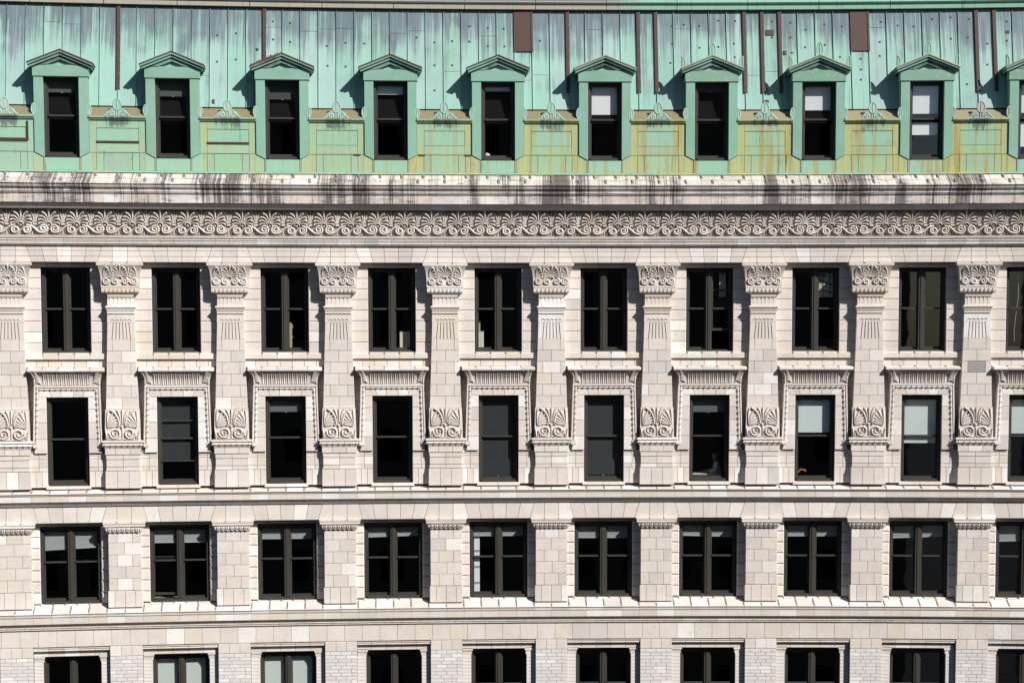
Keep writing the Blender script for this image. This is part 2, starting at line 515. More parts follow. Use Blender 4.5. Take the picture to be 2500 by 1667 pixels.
course('architrave_stone', 'architrave_stone', lambda m, h: m.profile(P((.125, 584), (.125, 589), (.10, 589.4), (.103, 592.8), (.088, 595), (.095, 597.2), (.065, 597.6), (.065, 600.6), (-.02, 600.6), (-.02, 584)), -h, h), U / 2, 0, w=.09)
joints('cornice_core', lambda m, h: m.profile(P((.06, 436), (.30, 443), (.48, 455), (.42, 472), (.36, 498), (.24, 512), (.05, 516), (.05, 577), (.08, 584), (.03, 598), (-.06, 602), (-.06, 430)), -h, h))

# raised lead caps over the joints of the washes
def cap(m, o0, y0, o1, y1, w=.028, hgt=.035):
    z0, z1 = Zy(y0, o0), Zy(y1, o1)
    pts = []
    for x, e in ((-w, 0), (-w * .6, hgt), (w * .6, hgt), (w, 0)):
        pts += [(x, o0, z0 + e - .003), (x, o1, z1 + e - .003)]
    m.add(pts, [(0, 1, 3, 2), (2, 3, 5, 4), (4, 5, 7, 6), (0, 2, 4, 6), (1, 3, 5, 7)])
for s in each(BAY / 5, .5): put('gutter_cap', cached('joint_cap_a', lambda m: cap(m, .16, 430.5, .30, 437.5, .035, .05), TERRA), frame(s), root, LEADC)
for s in each(U, .5): put('wash_cap', cached('joint_cap_b', lambda m: cap(m, .36, 442, .53, 449.2, .035, .045), TERRA), frame(s), root, LEADC)

# ------------------------------------------------------------------ carved ornament generators
def spiral(cx, cz, r0, r1, a0, turns, n):
    return [(cx + (r0 + (r1 - r0) * (k / n) ** .9) * math.cos(a0 + turns * 2 * math.pi * k / n),
             cz + (r0 + (r1 - r0) * (k / n) ** .9) * math.sin(a0 + turns * 2 * math.pi * k / n)) for k in range(n + 1)]
def bez(p0, p1, p2, p3, n):
    out = []
    for k in range(n + 1):
        t_ = k / n; u = 1 - t_
        out.append(tuple(u ** 3 * a + 3 * u * u * t_ * b + 3 * u * t_ * t_ * c + t_ ** 3 * d for a, b, c, d in zip(p0, p1, p2, p3)))
    return out
def volute_link(c0, c1, r, turns=1.6, n=22):
    """band that leaves a volute at its foot, rises, and rolls over the top into the next volute"""
    a = spiral(*c0, r * .14, r, -math.pi / 2 - turns * 2 * math.pi, turns, n)
    b = spiral(*c1, r * .14, r, math.pi / 2 + turns * 2 * math.pi, -turns, n)[::-1]
    d = (c1[0] - c0[0]) * .55
    mid = bez(a[-1], (a[-1][0] + d, a[-1][1]), (b[0][0] - d, b[0][1]), b[0], 9)
    return a + mid[1:-1] + b
def petals(m, cx, cz, spec, of, k=1.0, mir=(1, -1), hh=.05):
    """fan of petals: (angle from upright, length, hook)"""
    for ang, ln, hook in spec:
        for sg in (mir if ang else (1,)):
            a = math.radians(ang) * sg
            pth, ws, hs = [], [], []
            for i in range(8):
                t_ = i / 7
                bend = a + math.radians(hook) * sg * max(0, t_ - .55) / .45
                if i == 0: x, z = cx + .035 * k * math.sin(a), cz + .035 * k * math.cos(a)
                else:
                    st_ = (ln * k - .035 * k) / 7
                    x, z = x + st_ * math.sin(bend), z + st_ * math.cos(bend)
                pth.append((x, z))
                ws.append(k * (.010 + .024 * t_ ** 1.2)); hs.append(hh * k * (.45 + .55 * t_))
            m.ridge(pth, ws, hs, of)
            m.dome(pth[-1][0], pth[-1][1], ws[-1] * 1.15, ws[-1] * 1.15, hs[-1] * 1.15, of, 6)
FAN = [(0, .375, 0), (17, .365, 45), (36, .335, 55), (57, .305, 50), (80, .280, 40)]
FO = .085                                              # ground plane of the frieze
def arch(cx, cz, r, n=8, a0=math.pi, a1=0.0): return [(cx + r * math.cos(a0 + (a1 - a0) * k / n), cz + r * math.sin(a0 + (a1 - a0) * k / n)) for k in range(n + 1)]
fz0, fz1 = Zy(577, FO), Zy(513.5, FO)
VZ, VR = fz0 + .155, .124
def frieze_anthemion(m):
    petals(m, 0, fz0 + .315, FAN, FO, 1.02, hh=.12)
    m.ridge(arch(0, fz0 + .275, .075), .018, .125, FO)
    m.dome(0, fz0 + .27, .06, .05, .10, FO)
def frieze_lotus(m):
    b = fz0 + .33
    m.ridge([(-.075, b + .07), (-.06, b + .02), (.06, b + .02), (.075, b + .07)], .018, .06, FO)
    m.rect(-.05, .05, b - .055, b - .01, FO - .01, FO + .06)
    m.ridge([(0, b + .03), (0, b + .2), (0, fz1 - .02)], [.014, .018, .012], .05, FO)
    for q in (-1, 1):
        m.ridge(bez((q * .03, b + .03), (q * .04, b + .22), (q * .08, b + .30), (q * .19, fz1 - .025), 8), [.016] * 5 + [.014, .012, .01, .008], .05, FO)
        m.ridge(bez((q * .015, b + .06), (q * .03, b + .25), (q * .05, b + .32), (q * .09, fz1 - .03), 6), .009, .035, FO)
def frieze_scroll(up):
    def f(m):
        c0, c1 = (-U / 2 + .155, VZ + .02), (U / 2 - .155, VZ - .012)
        p = volute_link(c0, c1, VR)
        if not up: p = [(-x, z) for x, z in p]
        m.ridge(p, .042, .11, FO)
        for k, (a, b) in enumerate(((-.05, -.10), (0, -.02), (.05, .07))):
            m.ridge([((a if up else -a), fz0 + .14), ((b if up else -b) * 1.2, fz0 + .02)], [.008, .020], .045, FO)
    return f
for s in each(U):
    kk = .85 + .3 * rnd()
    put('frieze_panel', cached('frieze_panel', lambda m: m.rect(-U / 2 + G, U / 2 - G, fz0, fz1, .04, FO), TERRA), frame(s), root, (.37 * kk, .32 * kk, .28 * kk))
for k, s in enumerate(each(U, .0)):
    c = tint(.05, .10, .04)
    put('anthemion', cached('anthemion', frieze_anthemion, TERRA), frame(s), root, c)
for k, s in enumerate(each(U, .5)):
    put('lotus_flower', cached('lotus_flower', frieze_lotus, TERRA), frame(s), root, tint(.03, .10, .04))
    put('volute_scroll', cached(('volute_scroll', k % 2), frieze_scroll(k % 2), TERRA), frame(s), root, tint(.06, .05, .03))

# ------------------------------------------------------------------ voussoired lintel bands
def quads(name, key, tb, y0, y1, of, dep, place, mat=TERRA, ch=.006, tint_fn=None, courses=1, parent=root):
    """tb: joint positions (top x, bottom x)"""
    for n_, s in place:
        for i in range(len(tb) - 1):
            shared = tint_fn() if tint_fn else tint()
            for j in range(courses):
                f0, f1 = j / courses, (j + 1) / courses
                def fn(m):
                    L0, L1, R0, R1 = tb[i][0], tb[i][1], tb[i + 1][0], tb[i + 1][1]
                    zt, zb = Zy(y0, of), Zy(y1, of)
                    lerp = lambda a, b, q: a + (b - a) * q
                    m.prism([(lerp(L0, L1, f1) + G, lerp(zt, zb, f1) + G), (lerp(R0, R1, f1) - G, lerp(zt, zb, f1) + G),
                             (lerp(R0, R1, f0) - G, lerp(zt, zb, f0) - G), (lerp(L0, L1, f0) + G, lerp(zt, zb, f0) - G)], of - dep, of, ch)
                kk = .98 + .04 * rnd(); k_ = tuple(min(.8, c * kk) for c in shared)
                put(name, cached((name, key, i, j), fn, mat), frame(s), parent, k_)
bays = [(n, S_bay(n)) for n in BAYS]
pils = [(n, S_pil(n)) for n in PILS]
h = BAY / 2
V3 = [(-1.07, -.905), (-.653, -.542), (-.229, -.188), (.205, .188), (.629, .552), (1.07, .905)]
quads('voussoir', 'a', V3, 601, 642, 0, .24, bays, courses=3, tint_fn=lambda: tint(.10, .02, .04))
W3 = [(-(h - 1.07), -(h - .905)), (-.21, -.21), (.21, .21), (h - 1.07, h - .905)]
quads('lintel_block', 'a', W3, 601, 642, .002, .22, pils, courses=3, tint_fn=lambda: tint(.06, .02, .04))
quads('flat_arch_stone', 'a', [(-1.0, -.93), (-.53, -.50), (-.18, -.17), (.18, .17), (.53, .50), (1.0, .93)], 642, 654.5, -.205, .25, bays, tint_fn=lambda: tint(.02, .1, .1))
V5 = [(-1.01, -.885), (-.60, -.525), (-.185, -.163), (.225, .203), (.64, .553), (1.05, .905)]
quads('keystone_block', 'a', V5, 1226, 1264, 0, .28, bays, tint_fn=lambda: tint(.12, .02, .06))
W5 = [(-(h - 1.05), -(h - .905)), (-.207, -.207), (.207, .207), (h - 1.01, h - .885)]
quads('pier_head_block', 'a', W5, 1226, 1264, .002, .25, pils, tint_fn=lambda: tint(.10, .02, .06))
quads('flat_arch_stone', 'b', [(-1.08, -1.05), (-.54, -.50), (-.18, -.17), (.18, .17), (.54, .50), (1.08, 1.05)], 1264, 1271.5, -.22, .2, bays, tint_fn=lambda: tint(.02, .1, .1))

# ------------------------------------------------------------------ sill courses under rows of windows
def sillcourse(tag_, y):
    a, b, c, d, e, f = y            # back of wash, edge, groove, second edge, fascia foot, soffit foot
    course('wash_slab', 'wash_slab' + tag_, lambda m, hh: m.profile(P((-.39, a), (.20, b - 1.5), (.22, b - .5), (.22, b + .6), (.05, b + 1.2), (-.36, b + 1.2)), -hh, hh), SX, 0, TERRA, cols=lambda: tint(.35, .0, .02))
    course('fillet_tile', 'fillet_tile' + tag_, lambda m, hh: m.profile(P((.195, b + 1.6), (.185, c - .6), (.0, c - .6), (.0, b + 1.6)), -hh, hh), SX, 0, TERRA, w=.15, t=.25)
    course('fascia_tile', 'fascia_tile' + tag_, lambda m, hh: m.profile(P((.165, c + .8), (.16, d), (.0, d), (.0, c + .8)), -hh, hh), SX, 0, TERRA, cols=lambda: tint(.16, .40, .04))
    course('bed_tile', 'bed_tile' + tag_, lambda m, hh: m.profile(P((.155, d + .3), (.13, d + 1), (.03, f), (.0, f), (.0, d + .3)), -hh, hh), BAY / 9, 0, TERRA, w=.03, t=.1)
    joints('sill_core' + ('' if tag_ == 'a' else '_lower'), lambda m, hh: m.profile(P((-.36, a + 2), (.16, b + 2), (.12, d - 1), (-.01, f), (-.04, f), (-.36, f)), -hh, hh))
    for s in each(SX, .5):
        front = min((abs(s - q) for _, q in pils)) < .46
        zA, zB = Zy(a, -.39), Zy(b - 1.5, .20)
        def wash_cap(m):
            o0, o1 = (.06 if front else -.20 if tag_ == 'b' else -.10), .19
            zz = lambda o: zA + (zB - zA) * (o + .39) / .59
            pts = []
            for x, e in ((-.022, 0), (-.014, .022), (.014, .022), (.022, 0)): pts += [(x, o0, zz(o0) + e - .004), (x, o1, zz(o1) + e - .004)]
            m.add(pts, [(0, 1, 3, 2), (2, 3, 5, 4), (4, 5, 7, 6), (0, 2, 4, 6), (1, 3, 5, 7)])
        put('joint_cap', cached(('joint_cap', tag_, front), wash_cap, TERRA), frame(s), root, LEADC)
sillcourse('a', (1181, 1194.5, 1199.5, 1213.5, 1214, 1224.5))
sillcourse('b', (1454, 1480, 1488, 1503.5, 1504, 1511))
course('bed_mould', 'bed_mould', lambda m, hh: m.profile(P((.07, 1510.5), (.075, 1513), (.04, 1514), (.05, 1517), (.02, 1519), (-.1, 1519), (-.1, 1510.5)), -hh, hh), SX, .5, TERRA)
course('band_slab', 'band_slab', lambda m, hh: m.rect(-hh, hh, Zy(1558.5) + G, Zy(1519) - .002, -.2, 0, .006), SX, .2, TERRA, w=.12, t=.03)

# ------------------------------------------------------------------ pilasters of the tall order
def mirror_x(p): return [(-x, z) for x, z in p]
SHY0, SHY1 = 826, 993.5
def shaft_hw(y): return .395 + (.46 - .395) * (y - 826) / (993.5 - 826)
def pil_core(m):
    m.loft([(Zy(1182), .47, -.02), (Zy(1100), .45, -.02), (Zy(993), .43, -.02), (Zy(826), .37, -.02), (Zy(765), .36, -.02), (Zy(720), .33, .0), (Zy(715), .46, .04), (Zy(642), .46, .04)], -.44)
CZ0, CZ1 = Zy(697, .1), Zy(650, .1)
def bell(z):
    t_ = min(1, max(0, (z - CZ0) / (CZ1 - CZ0)))
    return .085 + .15 * t_ ** 2.6
def bell_hw(z):
    t_ = min(1, max(0, (z - CZ0) / (CZ1 - CZ0)))
    return .535 + .075 * t_ ** 2.6
def cap_bell(m):
    m.loft([(CZ0 + (CZ1 - CZ0) * k / 8, bell_hw(CZ0 + (CZ1 - CZ0) * k / 8), bell(CZ0 + (CZ1 - CZ0) * k / 8)) for k in range(9)], -.30)
bo = lambda x, z: bell(z)
def cap_scroll(sg):
    def f(m):
        r = .098
        p = volute_link((-.385, CZ0 + .125), (-.135, CZ0 + .11), r, 1.35, 18)
        m.ridge([(x * -sg, z) for x, z in p], .034, .055, bo)
    return f
def cap_palm(m):
    petals(m, 0, CZ0 + .225, [(0, .33, 0), (17, .30, 30), (34, .27, 40), (52, .235, 40), (72, .205, 30)], bo, .98, hh=.05)
    m.ridge(arch(0, CZ0 + .20, .05), .014, .05, bo)
    for q in (-1, 1):
        petals(m, q * .475, CZ0 + .21, [(8, .31, 25), (28, .28, 35), (50, .24, 40), (72, .2, 40)], bo, .95, mir=(-q,), hh=.045)
        m.ridge(bez((q * .215, CZ0 + .22), (q * .225, CZ0 + .38), (q * .17, CZ0 + .47), (q * .08, CZ1 - .02), 7), .020, .045, bo)
        m.ridge(bez((q * .265, CZ0 + .22), (q * .275, CZ0 + .38), (q * .31, CZ0 + .47), (q * .40, CZ1 - .02), 7), .020, .045, bo)
        m.ridge([(q * .24, CZ0 + .24), (q * .24, CZ0 + .42), (q * .24, CZ1 - .03)], [.012, .018, .012], .04, bo)
        m.rect(q * .24 - .055, q * .24 + .055, CZ0 + .20, CZ0 + .23, .05, .12)
def cap_cushion(m):
    za, zb = Zy(715.5, .09), Zy(697.5, .09)
    zl = Zy(702.5, .09)
    m.loft([(zl + .006, .53, .10), (zb, .53, .10)], -.30)
    m.loft([(za, .49, .06), (za + .02, .515, .085), (za + .06, .525, .095), (zl - .006, .525, .095)], -.30)
    for k in range(8):
        x = (k - 3.5) * .117
        m.ridge([(x - .014, za + .03), (x - .014, zl - .05), (x, zl - .028), (x + .014, zl - .05), (x + .014, za + .03)], .006, .017, .095)
def cap_neck(m):
    m.loft([(Zy(724.5, .05), .365, .02), (Zy(719, .05), .37, .035), (Zy(716, .05), .46, .075)], -.30)
def cap_fluted(m):
    z = [Zy(y, .04) for y in (764.5, 762, 752.5, 750.5, 747, 746, 728, 725)]
    m.loft([(z[0], .385, .03), (z[1], .375, .02), (z[2], .40, .06), (z[3], .425, .085), (z[4], .42, .08), (z[5], .37, .025), (z[6], .365, .02), (z[7], .385, .05)], -.30)
    for k in range(6):
        x = (k - 2.5) * .117
        m.ridge([(x, z[5] + .02), (x, z[6] - .01)], .008, .010, .022)
        m.dome(x, z[6] + .01, .018, .012, .045, .02, 6)
        m.ridge([(x, z[1] + .01), (x, z[2] - .02)], .008, [.008, .036], .022)
def flute_panel(m):
    for k in range(7):
        def X(q, y): return (q / 7 * 2 - 1) * (shaft_hw(y) - (0 if q in (0, 7) else .03 if y > 800 else .075))
        a, b, c = 827, 787, 787
        g = .011
        xl0, xl1 = X(k, 827) + (g if k else 0), X(k, 787) + (g if k else 0)
        xr0, xr1 = X(k + 1, 827) - (g if k < 6 else 0), X(k + 1, 787) - (g if k < 6 else 0)
        m.prism([(xl0, Zy(827) + .004), (xr0, Zy(827) + .004), (xr1, Zy(787)), (xl1, Zy(787))], -.40 if k in (0, 6) else -.018, .002, .004)
    m.loft([(Zy(786.4), .385, .0), (Zy(766), .378, .0)], -.40)
    for k in range(5):
        x = (k - 2) * .118
        m.ridge(arch(x, Zy(781), .048, 7, math.pi, -.1), .010, .020, .0)
        m.dome(x, Zy(780.5), .016, .016, .02, .0, 6)
def pil_plinth_pieces():
    out = []
    for (y0, y1, hw0, hw1, of, js) in ((1087, 1102, .505, .505, .04, (-.21, .20)), (1103, 1113.5, .485, .47, .025, (0,)), (1114, 1131, .47, .47, .02, (0,)), (1131.5, 1140.5, .47, .485, .03, (0,)), (1141, 1182.5, .50, .505, .05, (-.165, .165))):
        xs0 = [-hw0] + list(js) + [hw0]; xs1 = [-hw1] + list(js) + [hw1]
        for i in range(len(xs0) - 1): out.append((y0, y1, xs0[i], xs0[i + 1], xs1[i], xs1[i + 1], of, i == 0, i == len(xs0) - 2))
    return out
PLI = pil_plinth_pieces()
BZ0, BZ1 = Zy(1068, .09), Zy(994, .09)
def block_base(m): m.loft([(BZ0, .495, .06), (BZ0 + .38, .492, .06), (BZ1, .475, .06)], -.40)
def block_carving(m):
    B = .06
    for q in (-1, 1):
        sp = [(q * x, z) for x, z in spiral(.205, BZ0 + .205, .02, .165, -2.2 * math.pi * 2 + 2.9, 1.75, 34)]
        m.ridge(sp, [.018 + .020 * k / 34 for k in range(35)], .065, B)
        for k, (ang, ln) in enumerate(((2, .50), (-13, .50), (-29, .44), (-45, .385), (-60, .32), (-75, .27))):
            a = math.radians(ang) * q
            cx, cz = q * .425, BZ0 + .355
            p = [(cx + math.sin(a + q * (-.20) * t_ * t_) * ln * t_ * (1 if ang < 0 else .3), cz + math.cos(a) * ln * t_) for t_ in (0.08, .3, .5, .7, .88, 1)]
            p = [(max(-.47, min(.47, x)), min(z, BZ1 - .012)) for x, z in p]
            m.ridge(p, [.008, .017, .024, .030, .032, .018], .04, B)
        m.ridge(bez((q * .085, BZ0 + .42), (q * .10, BZ0 + .66), (q * .17, BZ1 - .12), (q * .34, BZ1 - .015), 9), [.030, .034, .036, .036, .034, .03, .028, .024, .02, .014], .06, B)
        m.ridge(bez((q * .045, BZ0 + .46), (q * .05, BZ0 + .68), (q * .09, BZ1 - .08), (q * .15, BZ1 - .015), 6), .016, .05, B)
        m.ridge([(q * x, z) for x, z in spiral(.105, BZ0 + .425, .008, .042, 0, 1.2, 12)], .013, .055, B)
        m.ridge([(q * .44, BZ0 + .03), (q * .455, BZ0 + .15), (q * .475, BZ0 + .26)], [.02, .03, .014], .05, B)
        m.ridge([(q * .39, BZ0 + .03), (q * .40, BZ0 + .10), (q * .37, BZ0 + .18)], [.016, .02, .01], .045, B)
        m.ridge([(q * .03, BZ0 + .035), (q * .16, BZ0 + .02), (q * .33, BZ0 + .03), (q * .36, BZ0 + .065)], .014, .04, B)
    m.ridge([(0, BZ0 + .48), (0, BZ0 + .7), (0, BZ1 - .015)], [.022, .020, .014], .055, B)
    m.ridge([(0, BZ0 + .04), (0, BZ0 + .2), (0, BZ0 + .30)], [.02, .012, .03], .04, B)
    m.prism([(-.05, BZ0 + .42), (0, BZ0 + .33), (.05, BZ0 + .42)], B - .01, B + .05)
def base_mould(m):
    z = [Zy(y, .1) for y in (1087, 1084.5, 1083, 1076, 1074.5, 1073, 1069, 1068)]
    m.loft([(z[0], .52, .05), (z[1], .53, .06), (z[2], .545, .075), ((z[2] + z[3]) / 2, .575, .105), (z[3], .55, .08), (z[4], .555, .085), (z[5], .585, .115), (z[6], .58, .11), (z[7], .50, .05)], -.40)
    for k in range(7):
        for e in (-.011, .011):
            x = (k - 3) * .165 + e
            m.ridge([(x, z[2] + .004), (x, (z[2] + z[3]) / 2), (x, z[3] - .004)], .006, [.012, .02, .012], lambda a, b: .082 + .022 * max(0, 1 - abs(b - (z[2] + z[3]) / 2) / ((z[3] - z[2]) / 2)))
SHAFT = []
ys = [826.5 + (993.5 - 826.5) * k / 6 for k in range(7)]
for k in range(6):
    a, b = ys[k], ys[k + 1]
    js = (-.255, .255) if k % 2 == 0 else (.0,)
    e0, e1 = shaft_hw(a), shaft_hw(b)
    x0 = [-e0] + list(js) + [e0]; x1 = [-e1] + list(js) + [e1]
    for i in range(len(x0) - 1): SHAFT.append((a, b, x0[i], x0[i + 1], x1[i], x1[i + 1], 0.0, i == 0, i == len(x0) - 2))
def trap(m, q, dep=.16):
    y0, y1, l0, r0, l1, r1, of, fl, frt = q
    gl, gr = (0 if fl else G), (0 if frt else G)
    m.prism([(l1 + gl, Zy(y1) + G), (r1 - gr, Zy(y1) + G), (r0 - gr, Zy(y0) - G), (l0 + gl, Zy(y0) - G)], of - (.41 + of if fl or frt else dep), of, .005)
for n, s in pils:
    F = frame(s)
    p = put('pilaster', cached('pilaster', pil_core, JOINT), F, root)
    c = tint(.08, .05, .0)
    put('abacus', cached('abacus', lambda m: m.loft([(Zy(650, .22), .615, .20), (Zy(649, .22), .645, .235), (Zy(643.5, .22), .65, .24), (Zy(641.8, .22), .63, .08)], -.25), TERRA), F, p, tint(.2, .05, 0))
    for x in (-.21, .21): put('joint_cap', cached(('abacus_cap', x), lambda m: m.box(x - .02, x + .02, .1, .25, Zy(643.6, .22), Zy(641.4, .22)), TERRA), F, p, LEADC)
    put('capital_bell', cached('capital_bell', cap_bell, TERRA), F, p, c)
    put('capital_palmette', cached('capital_palmette', cap_palm, TERRA), F, p, tint(.04, .05, .0))
    for q in (-1, 1): put('capital_scroll', cached(('capital_scroll', q), cap_scroll(q), TERRA), F, p, tint(.04, .05, .0))
    put('capital_cushion', cached('capital_cushion', cap_cushion, TERRA), F, p, c)
    put('capital_neck', cached('capital_neck', cap_neck, TERRA), F, p, c)
    put('necking_band', cached('necking_band', cap_fluted, TERRA), F, p, tint(.12, .10, .0))
    put('flute_panel', cached('flute_panel', flute_panel, TERRA), F, p, tint(.08, .03, .04))
    for k, q in enumerate(SHAFT):
        put('shaft_block', cached(('shaft_block', k), lambda m: trap(m, q), TERRA), F, p, tint(.05, .03, .14) if (n, k) != (10, 6) else (.31, .30, .295))
    put('carved_block', cached('carved_block', block_base, TERRA), F, p, tint(.06, .06, .0))
    put('palmette_carving', cached('palmette_carving', block_carving, TERRA), F, p, tint(.06, .06, .0))
    put('base_moulding', cached('base_moulding', base_mould, TERRA), F, p, tint(.1, .06, .0))
    for k, q in enumerate(PLI):
        put('plinth_block', cached(('plinth_block', k), lambda m: trap(m, q), TERRA), F, p, tint(.12, .08, .10))

# ------------------------------------------------------------------ wall stones of rows 3 and 4
def side_blocks(name, key, ys_, x_in, x_out, of, dep, w=.06, tn=.06, ch=.008, splits=()):
    """courses of blocks on both sides of an opening; x_in/x_out may be functions of y"""
    fi = x_in if callable(x_in) else (lambda y: x_in)
    fo = x_out if callable(x_out) else (lambda y: x_out)
    for n_, s in bays:
        for q in (-1, 1):
            for k in range(len(ys_) - 1):
                a, b = ys_[k], ys_[k + 1]
                cuts = [0] + list(splits[k] if splits else ()) + [1]
                for i in range(len(cuts) - 1):
                    def fn(m):
                        X = lambda y, t_: fi(y) + (fo(y) - fi(y)) * t_
                        gl = G if cuts[i] else 0; gr = G if cuts[i + 1] < 1 else 0
                        pl = [(X(b, cuts[i]) + gl, Zy(b, of) + G), (X(b, cuts[i + 1]) - gr, Zy(b, of) + G), (X(a, cuts[i + 1]) - gr, Zy(a, of) - G), (X(a, cuts[i]) + gl, Zy(a, of) - G)]
                        if q < 0: pl = [(-x, z) for x, z in pl]
                        m.prism(pl, of - dep, of, ch)
                    put(name, cached((name, key, q, k, i), fn, TERRA), frame(s), root, tint(w, tn, .06))
Q3 = [654.5 + (860 - 654.5) * k / 8 for k in range(9)]
side_blocks('quoin_block', 'a', Q3, .688, 1.21, -.205, .26, ch=.014)
def multi(name, key, xs_, y0, y1, fn, w=.1, tn=.1):
    for n_, s in bays:
        for i in range(len(xs_) - 1):
            put(name, cached((name, key, i), lambda m: fn(m, xs_[i] + G, xs_[i + 1] - G), TERRA), frame(s), root, tint(w, tn, .05))
multi('sill_block', 'a', [-1.19, -.66, -.22, .22, .66, 1.19], 860, 876, lambda m, a, b: m.profile(P((-.30, 857.5), (-.13, 861), (-.115, 862), (-.115, 873.5), (-.14, 875), (-.30, 875)), a, b), .12, .35)
for n_, s in bays:
    for x in (-.66, -.22, .22, .66):
        put('joint_cap', cached(('sill_cap', x), lambda m: m.box(x - .018, x + .018, -.24, -.10, Zy(861.5, -.12), Zy(859.2, -.12)), TERRA), frame(s), root, LEADC)
multi('parapet_brick', 'a', [-1.19, -.86, -.52, -.15, .20, .55, .90, 1.19], 879, 893, lambda m, a, b: m.rect(a, b, Zy(894, -.19) , Zy(876.5, -.19), -.3, -.19, .006), .06, .35)
# hood over each single window
HT = [-1.07, -.66, -.22, .22, .66, 1.07]
multi('hood_slab', 'a', HT, 893, 904, lambda m, a, b: m.profile(P((-.22, 892.5), (.14, 897.2), (.165, 898.5), (.165, 903), (.13, 903.6), (-.22, 903.6)), a - (G if a < -1 else 0), b), .12, .18)
for n_, s in bays:
    for x in (-.66, -.22, .22, .66): put('joint_cap', cached(('hood_cap', x), lambda m: cap(m, -.2, 892.5, .10, 896.5, .022, .03), TERRA) if False else cached(('hood_cap', x), lambda m: m.box(x - .02, x + .02, -.18, .06, Zy(896.4, .1), Zy(893.6, -.05)), TERRA), frame(s), root, LEADC)
HZ0, HZ1 = Zy(936, 0), Zy(904, .1)
def hood_o(z):
    t_ = min(1, max(0, (z - HZ0) / (HZ1 - HZ0))); return -.035 + .15 * t_ ** 2.3
def hood_hw(z):
    t_ = min(1, max(0, (z - HZ0) / (HZ1 - HZ0))); return .925 + .11 * t_ ** 2.3
ho = lambda x, z: hood_o(z)
def hood_cove(m):
    m.loft([(HZ0 + (HZ1 - HZ0) * k / 7, hood_hw(HZ0 + (HZ1 - HZ0) * k / 7), hood_o(HZ0 + (HZ1 - HZ0) * k / 7)) for k in range(8)], -.40)
def hood_flute(m):
    zz = [HZ0 + .01 + (HZ1 - HZ0 - .035) * k / 5 for k in range(6)]
    m.ridge([(0, z) for z in zz], [.020, .022, .022, .022, .020, .008], .028, ho)
def hood_rib(m):
    zz = [HZ0 + .01 + (HZ1 - HZ0 - .03) * k / 5 for k in range(6)]
    m.ridge([(0, z) for z in zz], .008, .022, ho)
    for q in (-1, 1): m.ridge([(q * .004, zz[3]), (q * .015, zz[4] + .01), (q * .045, zz[5] + .012)], .007, .024, ho)
def hood_leaf(sg):
    def f(m):
        m.ridge([(sg * .90, HZ0 + .01), (sg * .90, HZ0 + .2), (sg * .955, HZ1 - .04), (sg * 1.01, HZ1 - .012)], [.022, .026, .024, .012], .035, ho)
        for k in range(5):
            z0_ = HZ0 + .02 + k * .062
            for j in range(2):
                z1_ = z0_ + j * .03
                m.ridge([(sg * (.875 + .012 * k), z1_ + .03), (sg * (.82 + .012 * k + .02 * j), z1_ + .07), (sg * (.745 + .018 * k + .02 * j), z1_ + .055), (sg * (.715 + .022 * k + .02 * j), z1_ + .015)], [.012, .021, .019, .008], [.03, .045, .045, .02], ho)
    return f
# architrave round each single window, with a bead-and-reel roll
def surr_hw(y): return .92 + .055 * max(0, (y - 937)) / (1085 - 937)
def head_band(m): m.rect(-.925, .925, Zy(941.2, -.03), Zy(936.6, -.03), -.40, -.028, .004)
def roll_top(m):
    z0, z1 = Zy(948.6, -.05), Zy(941.6, -.05); zc, r = (z0 + z1) / 2, (z1 - z0) / 2
    m.rect(-.925, .925, z0, z1, -.40, -.085)
    m.ridge([(-.845, zc), (.845, zc)], r * .95, .045, -.085)
    for k in range(11):
        for e in (-.011, .011):
            x = (k - 5) * .152 + e
            m.ridge([(x, z0 + .004), (x, zc), (x, z1 - .004)], .007, [.04, .072, .04], -.085)
def roll_side(sg):
    def f(m):
        X = lambda y, d: sg * (surr_hw(y) - d)
        zt, zb = 948.6, 1075
        m.prism([(X(zb, 0), Zy(zb)), (X(zb, .045), Zy(zb)), (X(941.6, .045), Zy(941.6)), (X(941.6, 0), Zy(941.6))], -.40, -.035, .004)
        m.prism([(X(zb, .045), Zy(zb)), (X(zb, .15), Zy(zb)), (X(941.6, .15), Zy(941.6)), (X(941.6, .045), Zy(941.6))], -.40, -.085)
        m.ridge([(X(zb, .095), Zy(zb)), (X(944, .095), Zy(944))], .045, .045, -.085)
        for k in range(9):
            yy = 953 + k * 13.6
            for e in (-.9, .9):
                xx = X(yy, .095); z = Zy(yy + e)
                m.ridge([(xx - .046, z), (xx, z), (xx + .046, z)], .007, [.04, .072, .04], -.085)
        m.prism([(X(1085, .0), Zy(1085)), (X(1085, .14), Zy(1085)), (X(1075.5, .16), Zy(1075.5)), (X(1075.5, -.0), Zy(1075.5))], -.3, -.05, .006)
    return f
J4 = [964.5, 993, 1025, 1064, 1098]
for n_, s in bays:
    F = frame(s)
    w = put('window_hood', cached('window_hood', hood_cove, TERRA), F, root, tint(.05, .1, .0))
    for k in range(22):
        x = (k - 10.5) * .061
        M = F @ Matrix.Translation((x, 0, 0))
        if k % 2: put('hood_rib', cached('hood_rib', hood_rib, TERRA), M, w, tint(.05, .06, .0))
        else: put('hood_flute', cached('hood_flute', hood_flute, TERRA), M, w, tint(.05, .06, .0))
    for q in (-1, 1): put('acanthus_leaf', cached(('acanthus_leaf', q), hood_leaf(q), TERRA), F, w, tint(.05, .06, .0))
    a = put('architrave', cached('architrave', head_band, TERRA), F, root, tint(.25, .03, 0))
    put('bead_roll', cached('bead_roll', roll_top, TERRA), F, a, tint(.25, .03, 0))
    for q in (-1, 1): put('bead_roll', cached(('bead_roll_side', q), roll_side(q), TERRA), F, a, tint(.3, .03, 0))
